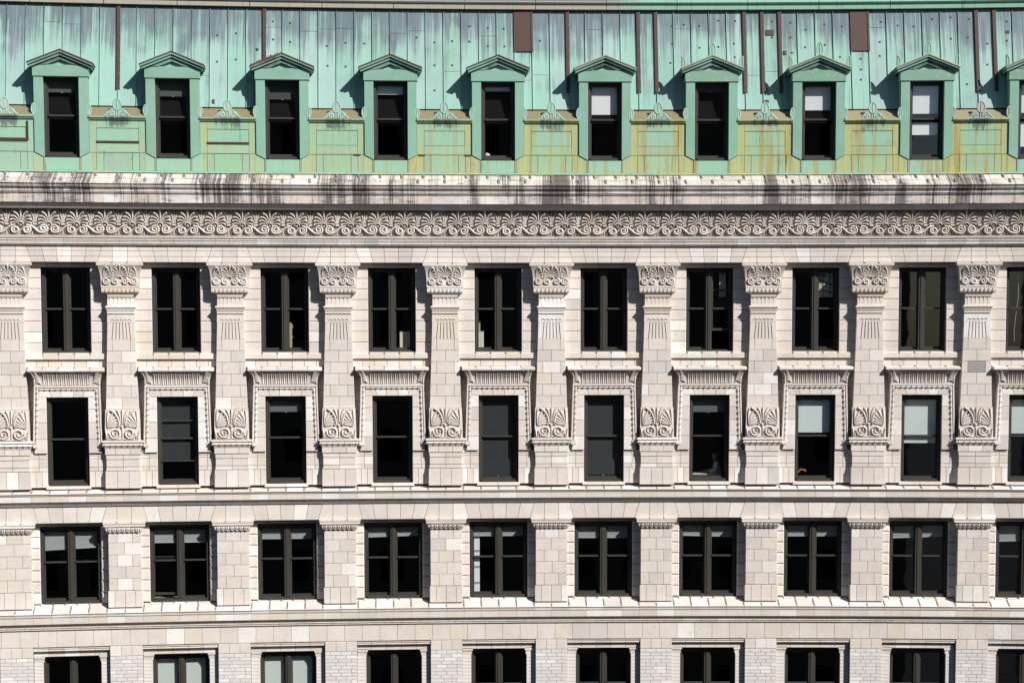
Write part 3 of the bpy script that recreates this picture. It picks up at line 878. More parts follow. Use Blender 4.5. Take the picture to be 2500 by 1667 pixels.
quads('head_stone', 'a', [(-.79, -.79), (-.50, -.44), (-.18, -.17), (.18, .17), (.50, .44), (.79, .79)], 949, 964.5, -.07, .22, bays, tint_fn=lambda: tint(.28, .02, .05))
side_blocks('jamb_stone', 'a', J4, .585, lambda y: surr_hw(min(y, 1075)) - (.13 if y < 1065 else .02), -.07, .25, .28, .05)
LB = [1098.5, 1105, 1110.5, 1131, 1141, 1179]
side_blocks('reveal_block', 'a', LB, .585, 1.13, -.13, .25, .10, .10, .006, splits=[(.45,), (.45,), (.45,), (.45,), (.3, .62)])
side_blocks('slot_block', 'a', [893, 921, 949, 977, 1005, 1033, 1061, 1099], .90, 1.19, -.40, .1, .02, .2)
multi('window_sill', 'a', [-.63, -.02, .63], 1172, 1181, lambda m, a, b: m.profile(P((-.45, 1171.5), (-.12, 1176), (-.10, 1177), (-.10, 1183), (-.45, 1183)), a, b), .1, .1)

# ------------------------------------------------------------------ row 5: pilasters and quoins
EGZ = (Zy(1288.5, .05), Zy(1276.5, .05))
def egg_band(m):
    z0, z1 = EGZ
    m.loft([(z0 - .02, .465, .005), (z0, .475, .02), (z0 + .05, .51, .05), (z1, .54, .07)], -.25)
    zc = (z0 + z1) / 2
    of = lambda x, z: .02 + .055 * (z - z0) / (z1 - z0)
    for k in range(7):
        x = (k - 3) * .132
        m.dome(x, zc + .012, .033, .058, .045, of)
        m.ridge(arch(x, zc + .03, .05, 8, math.pi + .25, 2 * math.pi - .25) if False else [(x - .05, z1 - .01), (x - .052, zc), (x - .03, z0 + .025), (x, z0 + .012), (x + .03, z0 + .025), (x + .052, zc), (x + .05, z1 - .01)], .008, .035, of)
        if k < 6: m.ridge([(x + .066, z1 - .012), (x + .066, z0 + .02)], [.012, .004], .035, of)
def abacus5(m):
    m.loft([(Zy(1276, .1), .545, .075), (Zy(1274.5, .1), .585, .105), (Zy(1268.5, .1), .585, .105)], -.25)
    m.loft([(Zy(1268, .1), .60, .12), (Zy(1264.4, .1), .60, .12)], -.25)
P5 = []
yy5 = [1290, 1312.5, 1341.5, 1369.5, 1398, 1426.5]
for k in range(5):
    js = (-.215, .215) if k % 2 == 0 else ((-.01,) if k == 1 else (.02,))
    xs_ = [-.46] + list(js) + [.46]
    for i in range(len(xs_) - 1): P5.append((yy5[k], yy5[k + 1], xs_[i], xs_[i + 1], xs_[i], xs_[i + 1], 0.0, i == 0, i == len(xs_) - 2))
xs_ = [-.485, -.30, -.005, .29, .485]
for i in range(4): P5.append((1427.5, 1466.5, xs_[i], xs_[i + 1], xs_[i], xs_[i + 1], .03, i == 0, i == 3))
for n, s in pils:
    F = frame(s)
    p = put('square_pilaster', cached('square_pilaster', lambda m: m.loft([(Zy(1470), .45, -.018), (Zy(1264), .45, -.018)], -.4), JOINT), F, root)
    put('abacus', cached('abacus_low', abacus5, TERRA), F, p, tint(.15, .03, .1))
    for x in (-.21, .21): put('joint_cap', cached(('abacus_low_cap', x), lambda m: m.box(x - .016, x + .016, .05, .13, Zy(1265.4, .1), Zy(1263.6, .1)), TERRA), F, p, LEADC)
    put('egg_and_dart', cached('egg_and_dart', egg_band, TERRA), F, p, tint(.05, .1, .0))
    for k, q in enumerate(P5): put('pilaster_block', cached(('pilaster_block', k), lambda m: trap(m, q), TERRA), F, p, tint(.09, .04, .13))
Q5 = [1271.5 + (1456 - 1271.5) * k / 7 for k in range(8)]
side_blocks('window_quoin', 'a', Q5, .857, 1.13, -.22, .24, .12, .06, ch=.034)
multi('lug_sill', 'a', [-.86, -.51, -.17, .17, .51, .86], 1452, 1458, lambda m, a, b: m.profile(P((-.5, 1451.5), (-.22, 1457), (-.2, 1458.5), (-.2, 1464), (-.5, 1464)), a, b), .2, .05)
for n_, s in bays:
    for x in (-.51, -.17, .17, .51): put('joint_cap', cached(('lug_cap', x), lambda m: m.box(x - .018, x + .018, -.36, -.19, Zy(1458, -.2), Zy(1453.6, -.26)), TERRA), frame(s), root, LEADC)

# ------------------------------------------------------------------ row 6: brick piers and window surrounds at the foot of the picture
BH = (Zy(1583.5) - Zy(1592.0))
for n, s in pils:
    F = frame(s)
    p = put('brick_pier', cached('brick_pier', lambda m: m.box(-.45, .45, -.3, -.016, Zy(YB), Zy(1558)), 'light_grey_brick'), F, root, (.52, .50, .48))
    for i, (a, b) in enumerate(((-.464, -.15), (-.15, .155), (.155, .464))):
        put('pier_block', cached(('pier_block', i), lambda m: m.rect(a + (G if i else 0), b - (G if i < 2 else 0), Zy(1583) + G, Zy(1559.5) - G, -.3, 0, .005), TERRA), F, p, tint(.08, .03, .1))
    z = Zy(1584.5); r = 0
    while n < 11 and z - BH > Zy(1672):
        cuts = [-.464, -.16, .15, .464] if r % 2 else [-.464, -.31, .0, .31, .464]
        if r % 3 == 2: cuts = [-.464, -.08, .3, .464]
        for i in range(len(cuts) - 1):
            me = cached(('brick', r, i, len(cuts)), lambda m: m.rect(cuts[i] + (.005 if i else 0), cuts[i + 1] - (.005 if i < len(cuts) - 2 else 0), z - BH + .009, z, -.28 if i in (0, len(cuts) - 2) else -.1, 0, .004), 'light_grey_brick')
            k_ = .94 + .10 * rnd()
            put('brick', me, F, p, (.60 * k_, .575 * k_, .565 * k_) if rnd() > .12 else (.68, .67, .66))
        z -= BH; r += 1
    put('pier_foot', cached('pier_foot', lambda m: m.box(-.464, .464, -.28, 0, Zy(YB), Zy(1680)), 'light_grey_brick'), F, p, (.55, .525, .515))
def surround(m, a, b):
    m.profile(P((-.015, 1560.5), (-.015, 1562.5), (-.04, 1563.2), (-.03, 1567), (-.10, 1568), (-.16, 1568.5), (-.16, 1573.5), (-.12, 1574.2), (-.12, 1580), (-.35, 1580), (-.35, 1560.5)), a, b)
multi('surround_lintel', 'a', [-1.08, -.66, -.22, .22, .66, 1.08], 1559, 1580, surround, .12, .12)
for n_, s in bays:
    for q in (-1, 1):
        F = frame(s)
        jb = put('brick_jamb', cached(('brick_jamb', q), lambda m: m.box(*sorted((q * .835, q * 1.075)), -.35, -.158, Zy(YB), Zy(1596)), 'light_grey_brick'), F, root, (.50, .47, .45))
        put('jamb_capital', cached(('jamb_capital', q), lambda m: [m.box(*sorted((q * (.80 - e), q * 1.07)), -.36, -.15 + e, Zy(y1), Zy(y0)) for y0, y1, e in ((1580.2, 1586, .03), (1586.3, 1588.5, .015), (1588.8, 1593, .0), (1593.4, 1596, -.0))], TERRA), F, jb, tint(.2, .05, .0))
        def jamb_bricks(m):
            z = Zy(1597)
            while z - BH > Zy(1690):
                m.rect(*sorted((q * .82, q * 1.078)), z - BH + .009, z, -.35, -.145, .004); z -= BH
        put('brick_courses', cached(('brick_courses', q), jamb_bricks, 'light_grey_brick'), F, jb, (.63, .60, .58), kind='stuff')

# ------------------------------------------------------------------ windows
WIN = {}
def window(n, row, hw, yt, yb, og, double, yr, st=.055, wide=.0, extra=(), raised=None):
    """og: plane of the glass; yr: height of the meeting rails"""
    F = frame(S_bay(n))
    zt, zb, zr = Zy(yt, og), Zy(yb, og), Zy(yr, og)
    of = og + .05
    key = (row, double)
    def fr(m):
        m.box(-hw - .05, -hw + st + .03, og - .10, of + .03, zb, zt + .06); m.box(hw - st - .03, hw + .05, og - .10, of + .03, zb, zt + .06)
        m.box(-hw + st + .03, hw - st - .03, og - .10, of + .02, zt - .09, zt + .06)
        m.profile([(og - .12, zb - .02), (of + .09, zb - .02), (of + .09, zb + .035), (of + .03, zb + .06), (og - .12, zb + .06)], -hw + st + .03, hw - st - .03)
    w = put('window', cached(('window',) + key, fr, FRAME), F, root)
    WIN[(row, n)] = (F, zt, zb, zr, og, hw)
    if double:
        put('mullion', cached(('mullion',) + key, lambda m: (m.box(-.085, .085, og - .06, of + .05, zb + .062, zt - .092), m.box(-.03, .03, of + .05, of + .07, zb + .062, zt - .092)), FRAME), F, w)
        lights = ((-hw + st + .034, -.089), (.089, hw - st - .034))
    else:
        lights = ((-hw + st + .034, hw - st - .034),)
    for i, (a, b) in enumerate(lights):
        for up in (1, 0):
            z0, z1 = (zr - .02, zt - .092) if up else (zb + .062, zr + .02)
            oo = og + (.0 if up else -.035)
            rz = 0
            rs = raised.get((i, up), 0) if raised else 0
            if rs: rz = rs
            sd = .036
            def sash(m):
                m.box(a, a + sd, oo - .016, oo + .022, z0, z1); m.box(b - sd, b, oo - .016, oo + .022, z0, z1)
                m.box(a + sd, b - sd, oo - .016, oo + (.035 if up else .02), z0, z0 + (.05 if up else .07)); m.box(a + sd, b - sd, oo - .016, oo + .02, z1 - .04, z1)
            M = F @ Matrix.Translation((0, 0, rz))
            put('sash', cached(('sash', i, up) + key, sash, FRAME), M, w)
            put('pane', cached(('pane', i, up) + key, lambda m: m.box(a + sd + .001, b - sd - .001, oo - .003, oo + .003, z0 + (.051 if up else .071), z1 - .041), GLASS), M, w)
    for y in extra:
        z = Zy(y, og); put('glazing_bar', cached(('glazing_bar', y) + key, lambda m: m.box(lights[0][0], lights[0][1], og - .01, og + .03, z - .015, z + .015), FRAME), F, w)
    return w
OG = {3: -.47, 4: -.31, 5: -.405, 6: -.40}
for n in BAYS:
    window(n, 3, .688, 654.5, 858, OG[3], True, 754, raised={(1, 0): .55} if n == 7 else None)
    window(n, 4, .585, 965, 1172, OG[4], False, 1064, extra=(1021, 1118) if n == 2 else ())
    window(n, 5, .857, 1271.5, 1452, OG[5], True, 1356, raised={(0, 0): .10} if n == 2 else None)
    window(n, 6, .82, 1580, YB - 8, OG[6], True, 1637 if n in (8, 9) else 1690)

# ------------------------------------------------------------------ mansard roof
MO, MK = -.26, .26                                      # foot of the slope and its set-back per metre
ZM0 = Zy(268.5, -.30)
def mo(z): return MO - MK * (z - ZM0)
def Zslope(y, x=1420):
    z = ZM0
    for _ in range(6): z = survey(x, y, mo(z))[1]
    return z
ZM1 = Zslope(26)
PW = BAY / 6
def slab(m, x0, x1, z0, z1, th, lift=0.0):
    p = []
    for z in (z0, z1):
        o = mo(z) + lift
        p += [(x0, o, z), (x1, o, z), (x1, o - th, z - MK * th), (x0, o - th, z - MK * th)]
    m.add(p, [(0, 1, 5, 4), (3, 2, 6, 7), (0, 3, 7, 4), (1, 2, 6, 5), (0, 1, 2, 3), (4, 5, 6, 7)])
def roof_tint():
    k = .9 + .2 * rnd(); q = rnd()
    base = (.225, .405, .34) if q < .65 else (.26, .40, .37) if q < .85 else (.215, .405, .305)
    return tuple(c * k for c in base)
for s, w_ in [(S_bay(n), 1.556) for n in range(0, 12)]:
    put('roof_deck', cached('roof_deck', lambda m: slab(m, -1.556, 1.556, ZM0 - .4, ZM1 + .2, .25, -.035), DARK), frame(s), root)
rs = random.Random(11)
for k in range(-9, 66):
    s = S_bay(1) + (k + .5) * PW
    r = rs.random()
    cut = []
    if r < .22: cut = [ZM1 - (.55 + .25 * rs.random())]
    elif r < .42: cut = [ZM0 + .85 + .3 * rs.random()]
    zz = [Zr(575) if (k % 6) in (5, 0) and -1 <= k < 60 else ZM0] + cut + [ZM1]
    if zz[1] < zz[0] + .1: zz = [zz[0], zz[-1]]
    for i in range(len(zz) - 1):
        key = ('roof_panel', round(zz[i], 2), round(zz[i + 1], 2))
        bulge = .0
        put('roof_panel', cached(key, lambda m: slab(m, -PW / 2 + .006, PW / 2 - .006, zz[i] + (.006 if i else 0), zz[i + 1] - .004, .02, .0), ROOF), frame(s) @ Matrix.Rotation((rs.random() - .5) * .012, 4, 'Z'), root, roof_tint())
    put('standing_seam', cached('standing_seam', lambda m: slab(m, -.009, .009, ZM0, ZM1 - .01, .06, .035), ROOF) if not ((k % 6) == 5 and -2 < k < 60) else cached('standing_seam_short', lambda m: slab(m, -.009, .009, Zr(575), ZM1 - .01, .06, .035), ROOF), frame(s + PW / 2), root, roof_tint())
# bare copper repairs: strips over seams, two whole sheets, small patches, plugs
for x, y0, y1 in ((282, 13, 218), (641, 20, 147), (1386, 27, 227), (1559, 29, 227), (1603, 29, 228), (1819, 29, 227), (1863, 29, 227), (1907, 29, 227), (2390, 22, 223), (2436, 22, 222)):
    z0 = Zslope(y1, x); s = survey(x, (y0 + y1) / 2, mo((z0 + ZM1) / 2))[0]
    s = S_bay(1) + round((s - S_bay(1)) / PW) * PW
    m = MB(); slab(m, -.035, .05, z0, ZM1 - .012, .05, .045); slab(m, -.05, -.03, z0, ZM1 - .012, .05, .06)
    b = put('repair_strip', m.mesh('repair_strip', BROWN), frame(s), root)
    for j in range(7):
        z = z0 + .08 + (ZM1 - z0 - .15) * j / 6
        m2 = MB(); m2.box(.03, .045, mo(z) + .05, mo(z) + .058, z - .008, z + .008)
        put('rivet', m2.mesh('rivet', 'matte_object'), frame(s), b, (.5, .42, .36))
for x0, x1, y0, y1 in ((1254, 1300, 28, 127), (2081, 2123.5, 27, 125)):
    xm = (x0 + x1) / 2; z0, z1 = Zslope(y1, xm), ZM1 - .012
    s = survey(xm, 80, mo(z0))[0]; s = S_bay(1) + (math.floor((s - S_bay(1)) / PW) + .5) * PW
    m = MB(); slab(m, -PW / 2 - .02, PW / 2 + .02, z0, z1, .04, .042); slab(m, PW / 2 - .035, PW / 2 - .005, z0, z1, .04, .06)
    put('repair_sheet', m.mesh('repair_sheet', BROWN), frame(s), root)
for x, y, w_, h_ in ((1879, 80.5, .25, .17), (1868, 220, .13, .12), (1870, 248, .16, .08), (1916, 129.5, .09, .12), (521, 248, .07, .12), (628, 121, .07, .07), (2460, 78, .1, .08)):
    z = Zslope(y, x); s = survey(x, y, mo(z))[0]
    m = MB(); slab(m, -w_ / 2, w_ / 2, z - h_ / 2, z + h_ / 2, .03, .02); put('repair_patch', m.mesh('repair_patch', BROWN), frame(s), root)
PLUG = [(530, 87), (576, 82), (530, 151), (576, 146), (666, 53), (709, 57), (667, 97), (709, 103), (798, 113), (844, 105), (889, 107), (800, 161), (844, 163), (1017, 92), (1061, 104), (1104, 101), (1146, 65), (1191, 69), (1230, 71), (1061, 160), (1104, 160), (1146, 102), (1191, 113), (1232, 114), (1061, 221), (1103, 228), (1318, 100), (1641, 64), (1670, 61), (1708, 64), (1754, 51), (1795, 52), (1642, 107), (1637, 154), (1708, 117), (1754, 115), (1792, 107), (1794, 140), (1885, 53), (1885, 92), (1930, 56), (1967, 73), (2013, 60), (2056, 65), (1930, 92), (1966, 116), (2014, 110), (1934, 129), (2051, 139), (2102, 144), (2102, 170), (2102, 195), (2151, 54), (2148, 103), (2148, 137), (2192, 63), (2231, 65), (2276, 47), (2321, 43), (2366, 47), (2363, 92), (2411, 107), (2411, 158), (2458, 53), (2458, 100), (2322, 95), (2361, 206)]
for x, y in PLUG:
    z = Zslope(y, x); s = survey(x, y, mo(z))[0]
    put('roof_plug', cached('roof_plug', lambda m: slab(m, -.026, .026, ZM0 - .024, ZM0 + .024, .02, .012), BROWN), frame(s) @ Matrix.Translation((0, -(mo(z) - mo(ZM0)), z - ZM0)), root)
# eaves band along the top of the slope
OT = mo(ZM1)
eo = lambda *a: [(OT + o, survey(1420, y, OT + o)[1]) for o, y in a]
for s in each(BAY / 1.5, .3):
    hh = BAY / 3 - .002
    put('eaves_fascia', cached('eaves_fascia', lambda m: m.profile(eo((.14, 10), (.13, 24), (.10, 26), (-.2, 26), (-.2, 10)), -hh, hh), 'eaves_sheet_metal'), frame(s), root, (.36, .33, .27))
    put('eaves_roll', cached('eaves_roll', lambda m: m.profile(eo((.20, 5), (.21, 6.5), (.19, 9), (.15, 9.6), (-.2, 9.6), (-.2, 5)), -hh, hh), 'eaves_sheet_metal'), frame(s), root, (.33, .31, .27))
    put('upper_deck', cached('upper_deck', lambda m: m.profile(eo((.16, 3.5), (.17, 4.6), (-.3, 4.6), (-1.5, -9), (-1.5, -12)), -hh, hh), 'eaves_sheet_metal'), frame(s), root, (.17, .17, .16))
# ------------------------------------------------------------------ dormers
def rake(za, k, d0, d1, xm, sg):
    ln = lambda x, d: za - k * x - d
    p = [(0, za - d0), (xm, ln(xm, d0)), (xm, ln(xm, d1)), (0, za - d1)]
    return [(sg * x, z) for x, z in p]
DZA, DZE, DZT = Zr(484, .2), Zr(596, .2), Zr(617, .05)
DK = (DZA - DZE) / .905
MINT = [(.185, .355, .265), (.20, .365, .28), (.19, .355, .26), (.195, .365, .275)]
def oval(cx, z0, z1, hw, n=14):
    out = []
    for k in range(n + 1):
        a = math.pi * 2 * k / n
        zz = (1 - math.cos(a)) / 2
        out.append((cx + hw * math.sin(a) * (1 - .25 * zz ** 2), z0 + (z1 - z0) * zz))
    return out
def palmette(m, cx, z0, z1, hw, o0, o1, half=0):
    ov = oval(cx, z0, z1, hw)
    if half: ov = [(cx if (x - cx) * half < 0 else x, z) for x, z in ov]
    m.prism(ov[:-1], o0, o1)
    m.ridge(ov, .020, .012, o1)
    if not half: m.ridge([(cx, z0 + .02), (cx, (z0 + z1) / 2), (cx, z1 - .02)], [.020, .022, .010], .014, o1)
    else: m.ridge([(cx + half * .010, z0 + .02), (cx + half * .010, z1 - .02)], .010, .02, o1)
for n in BAYS:
    F = frame(S_bay(n))
    c = MINT[n % 4]
    lab = 'dormer with copper brown left rake and ragged edge' if n == 3 else 'dormer crowned by palmette finials' if n >= 7 else None
    def body(m):
        pl = [(-.735, .0), (-.735, -1.5), (.735, -1.5), (.735, .0), (.66, 0), (.66, -1.42), (-.66, -1.42), (-.66, 0)]
        N = len(pl)
        m.add([(x, o, Zr(1400)) for x, o in pl] + [(x, o, Zr(606)) for x, o in pl], [(i, (i + 1) % N, N + (i + 1) % N, N + i) for i in range(N)] + [tuple(range(N)), tuple(range(N, 2 * N))])
    d = put('dormer', cached('dormer', body, DORM), F, root, c)
    if lab: d['label'] = lab
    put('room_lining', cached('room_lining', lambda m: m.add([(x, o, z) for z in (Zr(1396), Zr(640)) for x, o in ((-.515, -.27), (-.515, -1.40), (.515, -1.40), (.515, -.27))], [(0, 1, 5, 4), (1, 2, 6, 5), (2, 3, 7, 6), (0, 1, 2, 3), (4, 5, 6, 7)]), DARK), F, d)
    for q in (-1, 1):
        put('jamb', cached(('dormer_jamb', q), lambda m: m.prism([(q * .49, Zr(1399)), (q * .752, Zr(1357)), (q * .752, Zr(717)), (q * .49, Zr(717))], -.26, .055, .006), DORM), F, d, tuple(v * (.96 + .1 * rnd()) for v in c))
        put('raking_cornice', cached(('raking_a', q), lambda m: m.prism(rake(DZA, DK, .018, .075, .895, q), -1.62, .20, .004), DORM), F, d, (.12, .20, .165) if n != 3 or q > 0 else (.10, .055, .04))
        put('raking_fillet', cached(('raking_b', q), lambda m: m.prism(rake(DZA, DK, .077, .15, .86, q), -.5, .155, .004), DORM), F, d, (.14, .23, .19))
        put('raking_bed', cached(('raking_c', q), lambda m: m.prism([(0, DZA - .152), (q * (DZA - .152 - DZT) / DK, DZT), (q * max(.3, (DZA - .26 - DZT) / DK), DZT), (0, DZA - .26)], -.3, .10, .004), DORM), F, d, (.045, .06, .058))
        rc = (.10, .065, .055) if n < 6 else (.31, .285, .22)
        if n == 3 and q < 0: rc = (.11, .06, .045)
        put('roof_sheet', cached(('roof_sheet', q), lambda m: m.prism(rake(DZA, DK, -.022, .016, .915, q), -1.62, .215, .004), 'matte_object'), F, d, rc)
    en = put('entablature', cached('entablature', lambda m: m.rect(-.778, .778, Zr(716), Zr(619), -.26, .085, .006), DORM), F, d, tuple(v * .93 for v in c))
    if n >= 7:
        en.data = cached('entablature_spotted', lambda m: m.rect(-.778, .778, Zr(716), Zr(619), -.26, .085, .006), SPOT)
    put('tympanum', cached('tympanum', lambda m: m.prism([(-.5, DZT - .01), (.5, DZT - .01), (0, DZA - .25)], -.3, .02), DORM), F, d, c)
    put('sill_panel', cached('sill_panel', lambda m: m.rect(-.475, .475, Zr(1508), Zr(1402), -.2, .035, .006), APRON), F, d, (.25, .45, .34))
    for q in (-1, 1):
        put('foot_panel', cached(('foot_panel', q), lambda m: m.prism([(q * .525, Zr(1508)), (q * .795, Zr(1508)), (q * .795, Zr(1357)), (q * .757, Zr(1359)), (q * .525, Zr(1398))], -.2, .03, .006), APRON), F, d, (.28, .44, .32))
        put('foot_strip', cached(('foot_strip', q), lambda m: m.rect(*sorted((q * .48, q * .52)), Zr(1508), Zr(1402), -.2, .045, .008), 'matte_object'), F, d, (.28, .28, .20) if n < 8 else (.32, .30, .26))
    if n >= 7:
        put('finial', cached('finial', lambda m: palmette(m, 0, DZA + .0, DZA + .37, .088, .10, .14), DORM), F, d, (.26, .46, .35))
        for q in (-1, 1): put('corner_finial', cached(('corner_finial', q), lambda m: (palmette(m, q * .88, DZE + .0, DZE + .35, .10, .10, .13, -q)), DORM), F, d, (.26, .44, .34))
    window(n, 1, .49, 201.5, 391.5, -.19, False, 294, st=.05)
    if n == 3:                                          # ragged torn metal along the left rake
        m = MB(); rq = random.Random(3)
        for k in range(16):
            x = -.86 + k * .05; z = DZA - DK * abs(x) + .02; w = .012 + .02 * rq.random()
            m.add([(x - w, .2, z - .01), (x + w, .2, z - .005), (x + w * (rq.random() - .5), .22, z + .02 + .06 * rq.random()), (x, .1, z)], [(0, 1, 2), (0, 2, 3), (1, 2, 3), (0, 1, 3)])
        put('torn_flashing', m.mesh('torn_flashing', BROWN), F, d, kind='stuff')

# ------------------------------------------------------------------ panelled aprons between the dormers
YEL = [(.26, .41, .31), (.28, .41, .28), (.29, .41, .26), (.30, .41, .245)]
for n, s in pils:
    F = frame(s)
    c = YEL[min(3, n // 3)]
    v = lambda: tuple(k * (.93 + .14 * rnd()) for k in c)
    mn = (.25, .44, .33)
    a = put('roof_apron', cached('roof_apron', lambda m: m.rect(-.785, .785, Zr(1508), Zr(1046), -.3, -.018), APRON), F, root, (.10, .14, .10))
    for q in (-1, 1): put('apron_stile', cached(('apron_stile', q), lambda m: m.rect(*sorted((q * .592, q * .79)), Zr(1354), Zr(1081), -.3, .008, .004), APRON), F, a, v())
    put('apron_rail', cached('apron_rail', lambda m: m.rect(-.588, .588, Zr(1145), Zr(1081), -.1, .008, .004), APRON), F, a, v())
    put('apron_panel', cached('apron_panel_up', lambda m: m.rect(-.582, .582, Zr(1273), Zr(1149), -.1, -.004, .004), APRON), F, a, mn)
    put('apron_panel', cached('apron_panel_low', lambda m: m.rect(-.586, .586, Zr(1352), Zr(1276), -.1, .003, .004), APRON), F, a, v())
    put('apron_cornice', cached('apron_cornice', lambda m: m.profile([(-.3, Zr(1081)), (.03, Zr(1081)), (.035, Zr(1076)), (.055, Zr(1073)), (.055, Zr(1067)), (.085, Zr(1062)), (.10, Zr(1056)), (.10, Zr(1046)), (-.3, Zr(1044))], -.797, .797), APRON), F, a, tuple(k * 1.02 for k in v()))
    put('ledge_sheet', cached('ledge_sheet', lambda m: m.profile([(.10, Zr(1045, .1)), (.085, Zr(1040, .1)), (-.34, Zr(955, -.3)), (-.36, Zr(1045))], -.795, .795), 'matte_object'), F, a, (.20, .175, .105) if n < 8 else (.25, .22, .145))
    for x0, x1 in ((-.79, -.60), (-.597, -.40), (-.397, .40), (.403, .597), (.60, .79)):
        put('base_panel', cached(('base_panel', x0), lambda m: m.rect(x0 + .003, x1 - .003, Zr(1508), Zr(1358), -.1, .022 if abs(x0) > .39 or abs(x1) > .5 else .014, .006), APRON), F, a, v())
    ac = (.33, .46, .40) if n < 10 else (.36, .35, .32)
    def acro(m):
        zb, zt = Zr(1043, .05), Zr(985, .05)
        m.prism([(-.40, zb), (.40, zb), (.33, zb + .04), (.25, zt - .03), (.15, zt + .02), (.06, zt + .05), (-.06, zt + .05), (-.15, zt + .02), (-.25, zt - .03), (-.33, zb + .04)], .0, .05)
        palmette(m, 0, Zr(992, .05), Zr(895, .05), .118, .02, .055)
        for q in (-1, 1):
            sp = [(q * x, z) for x, z in spiral(.145, zb + .085, .01, .085, math.pi * .5 - 1.4 * 2 * math.pi, 1.4, 18)]
            tail = bez(sp[-1], (sp[-1][0] + q * .08, sp[-1][1] + .01), (q * .25, zb + .02), (q * .375, zb + .012), 6)
            m.ridge(sp + tail[1:], .022, .018, .05)
            m.ridge([(q * .035, zb + .01), (q * .03, zb + .1), (q * .045, zt)], .012, .022, .05)
            palmette(m, q * .785, Zr(1030, .05), Zr(945, .05), .062, .02, .05)
            m.dome(q * .775, Zr(1034, .05), .045, .04, .03, .045, 8)
    put('acroterion', cached('acroterion', acro, DORM), F, a, ac)
    if n <= 3:
        m = MB(); m.box(-.60, .60, .0, .022, Zr(1272), Zr(1254)) if n > 1 else m.box(-.60, .64, .0, .022, Zr(1262), Zr(1238))
        put('repair_bar', cached(('repair_bar', n > 1), lambda q: q.__dict__.update(m.__dict__), BROWN), F, a)
        if n == 1: put('repair_bar', cached('repair_bar_post', lambda q: q.box(.575, .635, .0, .024, Zr(1237), Zr(1095)), BROWN), F, a)
    if n in (4, 5):
        for x in ((.58,) if n == 4 else (-.66, .68)): put('repair_bar', cached(('clip', x), lambda q: q.box(x - .10, x + .10, .01, .04, Zr(1362), Zr(1350)), BROWN), F, a)
for s in each(BAY / 1.5, .3):
    hh = BAY / 3 - .002
    put('drip_edge', cached('drip_edge', lambda m: m.profile([(0, Zr(1507)), (.05, Zr(1509)), (.055, Zr(1513)), (.12, Zr(1516, .1)), (.125, Zr(1523, .1)), (.06, Zr(1526, .1)), (0, Zr(1526))], -hh, hh), APRON), frame(s), root, (.20, .40, .29))

# ------------------------------------------------------------------ shades and blinds, each hanging behind its own window
ORD = ['first', 'second', 'third', 'fourth', 'fifth', 'sixth', 'seventh', 'eighth', 'ninth', 'tenth']
ROWN = {1: 'dormer', 4: 'hooded window', 5: 'wide twin window', 6: 'brick-set window'}
def where(row, n): return f'{ORD[n - 1]} {ROWN[row]} from left'
def hang(row, n, y, look, color, kind='roller', tilt=0.0, gap=.035):
    F, zt, zb, zr, og, hw = WIN[(row, n)]
    o = og - .035 - gap
    z1, z0 = zt - .05, Zy(y, o)
    w = hw - .075
    grp = {1: 'shades behind the dormer windows', 4: 'shades behind the hooded windows', 5: 'blinds behind the wide twin windows', 6: 'shades behind the lowest windows'}[row]
    if kind == 'roller':
        t_ = thing('roller_shade', f'{look} behind the {where(row, n)}', 'roller shade', F @ Matrix.Translation((0, 0, z0)), grp)
        put('shade_cloth', cached(('shade_cloth', row, y), lambda m: m.box(-w, w, o - .004, o + .004, z0 + .022, z1), 'window_shade_cloth'), F, t_, color)
        put('hem_bar', cached(('hem_bar', row, y), lambda m: m.box(-w, w, o - .010, o + .010, z0, z0 + .021), 'window_shade_cloth'), F, t_, tuple(k * .93 for k in color))
        put('pull_tab', cached(('pull_tab', row, y), lambda m: m.box(-.02, .02, o + .011, o + .02, z0 - .015, z0 + .012), 'matte_object'), F, t_, (.3, .3, .3))
    else:
        t_ = thing('venetian_blind', f'{look} behind the {where(row, n)}', 'venetian blind', F @ Matrix.Translation((0, 0, z0)), grp)
        def slats(m):
            z = z1; k = 0
            while z > z0 + .03:
                f = (z1 - z) / max(.05, z1 - z0)
                dz = tilt * f
                m.add([(-w, o - .012, z - dz), (w, o - .012, z + dz), (w, o + .012, z - .022 + dz), (-w, o + .012, z - .022 - dz), (-w, o - .010, z - dz - .002), (w, o - .010, z + dz - .002), (w, o + .014, z - .024 + dz), (-w, o + .014, z - .024 - dz)],
                      [(0, 1, 2, 3), (4, 5, 6, 7), (0, 1, 5, 4), (2, 3, 7, 6), (0, 3, 7, 4), (1, 2, 6, 5)])
                z -= .026
        put('slat_stack', cached(('slat_stack', n), slats, 'window_shade_cloth'), F, t_, color, kind='stuff')
        put('bottom_rail', cached(('bottom_rail', n), lambda m: m.add([(-w, o - .015, z0 - tilt), (w, o - .015, z0 + tilt), (w, o + .018, z0 + tilt), (-w, o + .018, z0 - tilt), (-w, o - .015, z0 + .03 - tilt), (w, o - .015, z0 + .03 + tilt), (w, o + .018, z0 + .03 + tilt), (-w, o + .018, z0 + .03 - tilt)],
            [(0, 1, 2, 3), (4, 5, 6, 7), (0, 1, 5, 4), (1, 2, 6, 5), (2, 3, 7, 6), (3, 0, 4, 7)]), 'window_shade_cloth'), F, t_, color)
        put('head_rail', cached('head_rail', lambda m: m.box(-w, w, o - .02, o + .02, z1, z1 + .045), 'window_shade_cloth'), F, t_, color)
    return t_
LIT, SOFT, DIM = (.78, .78, .80), (.62, .68, .67), (.036, .04, .042)
hang(1, 1, 238.6, 'short dark grey roller shade', (.09, .09, .095), gap=.02)
hang(1, 2, 244, 'short charcoal roller shade', (.09, .09, .095), gap=.02)
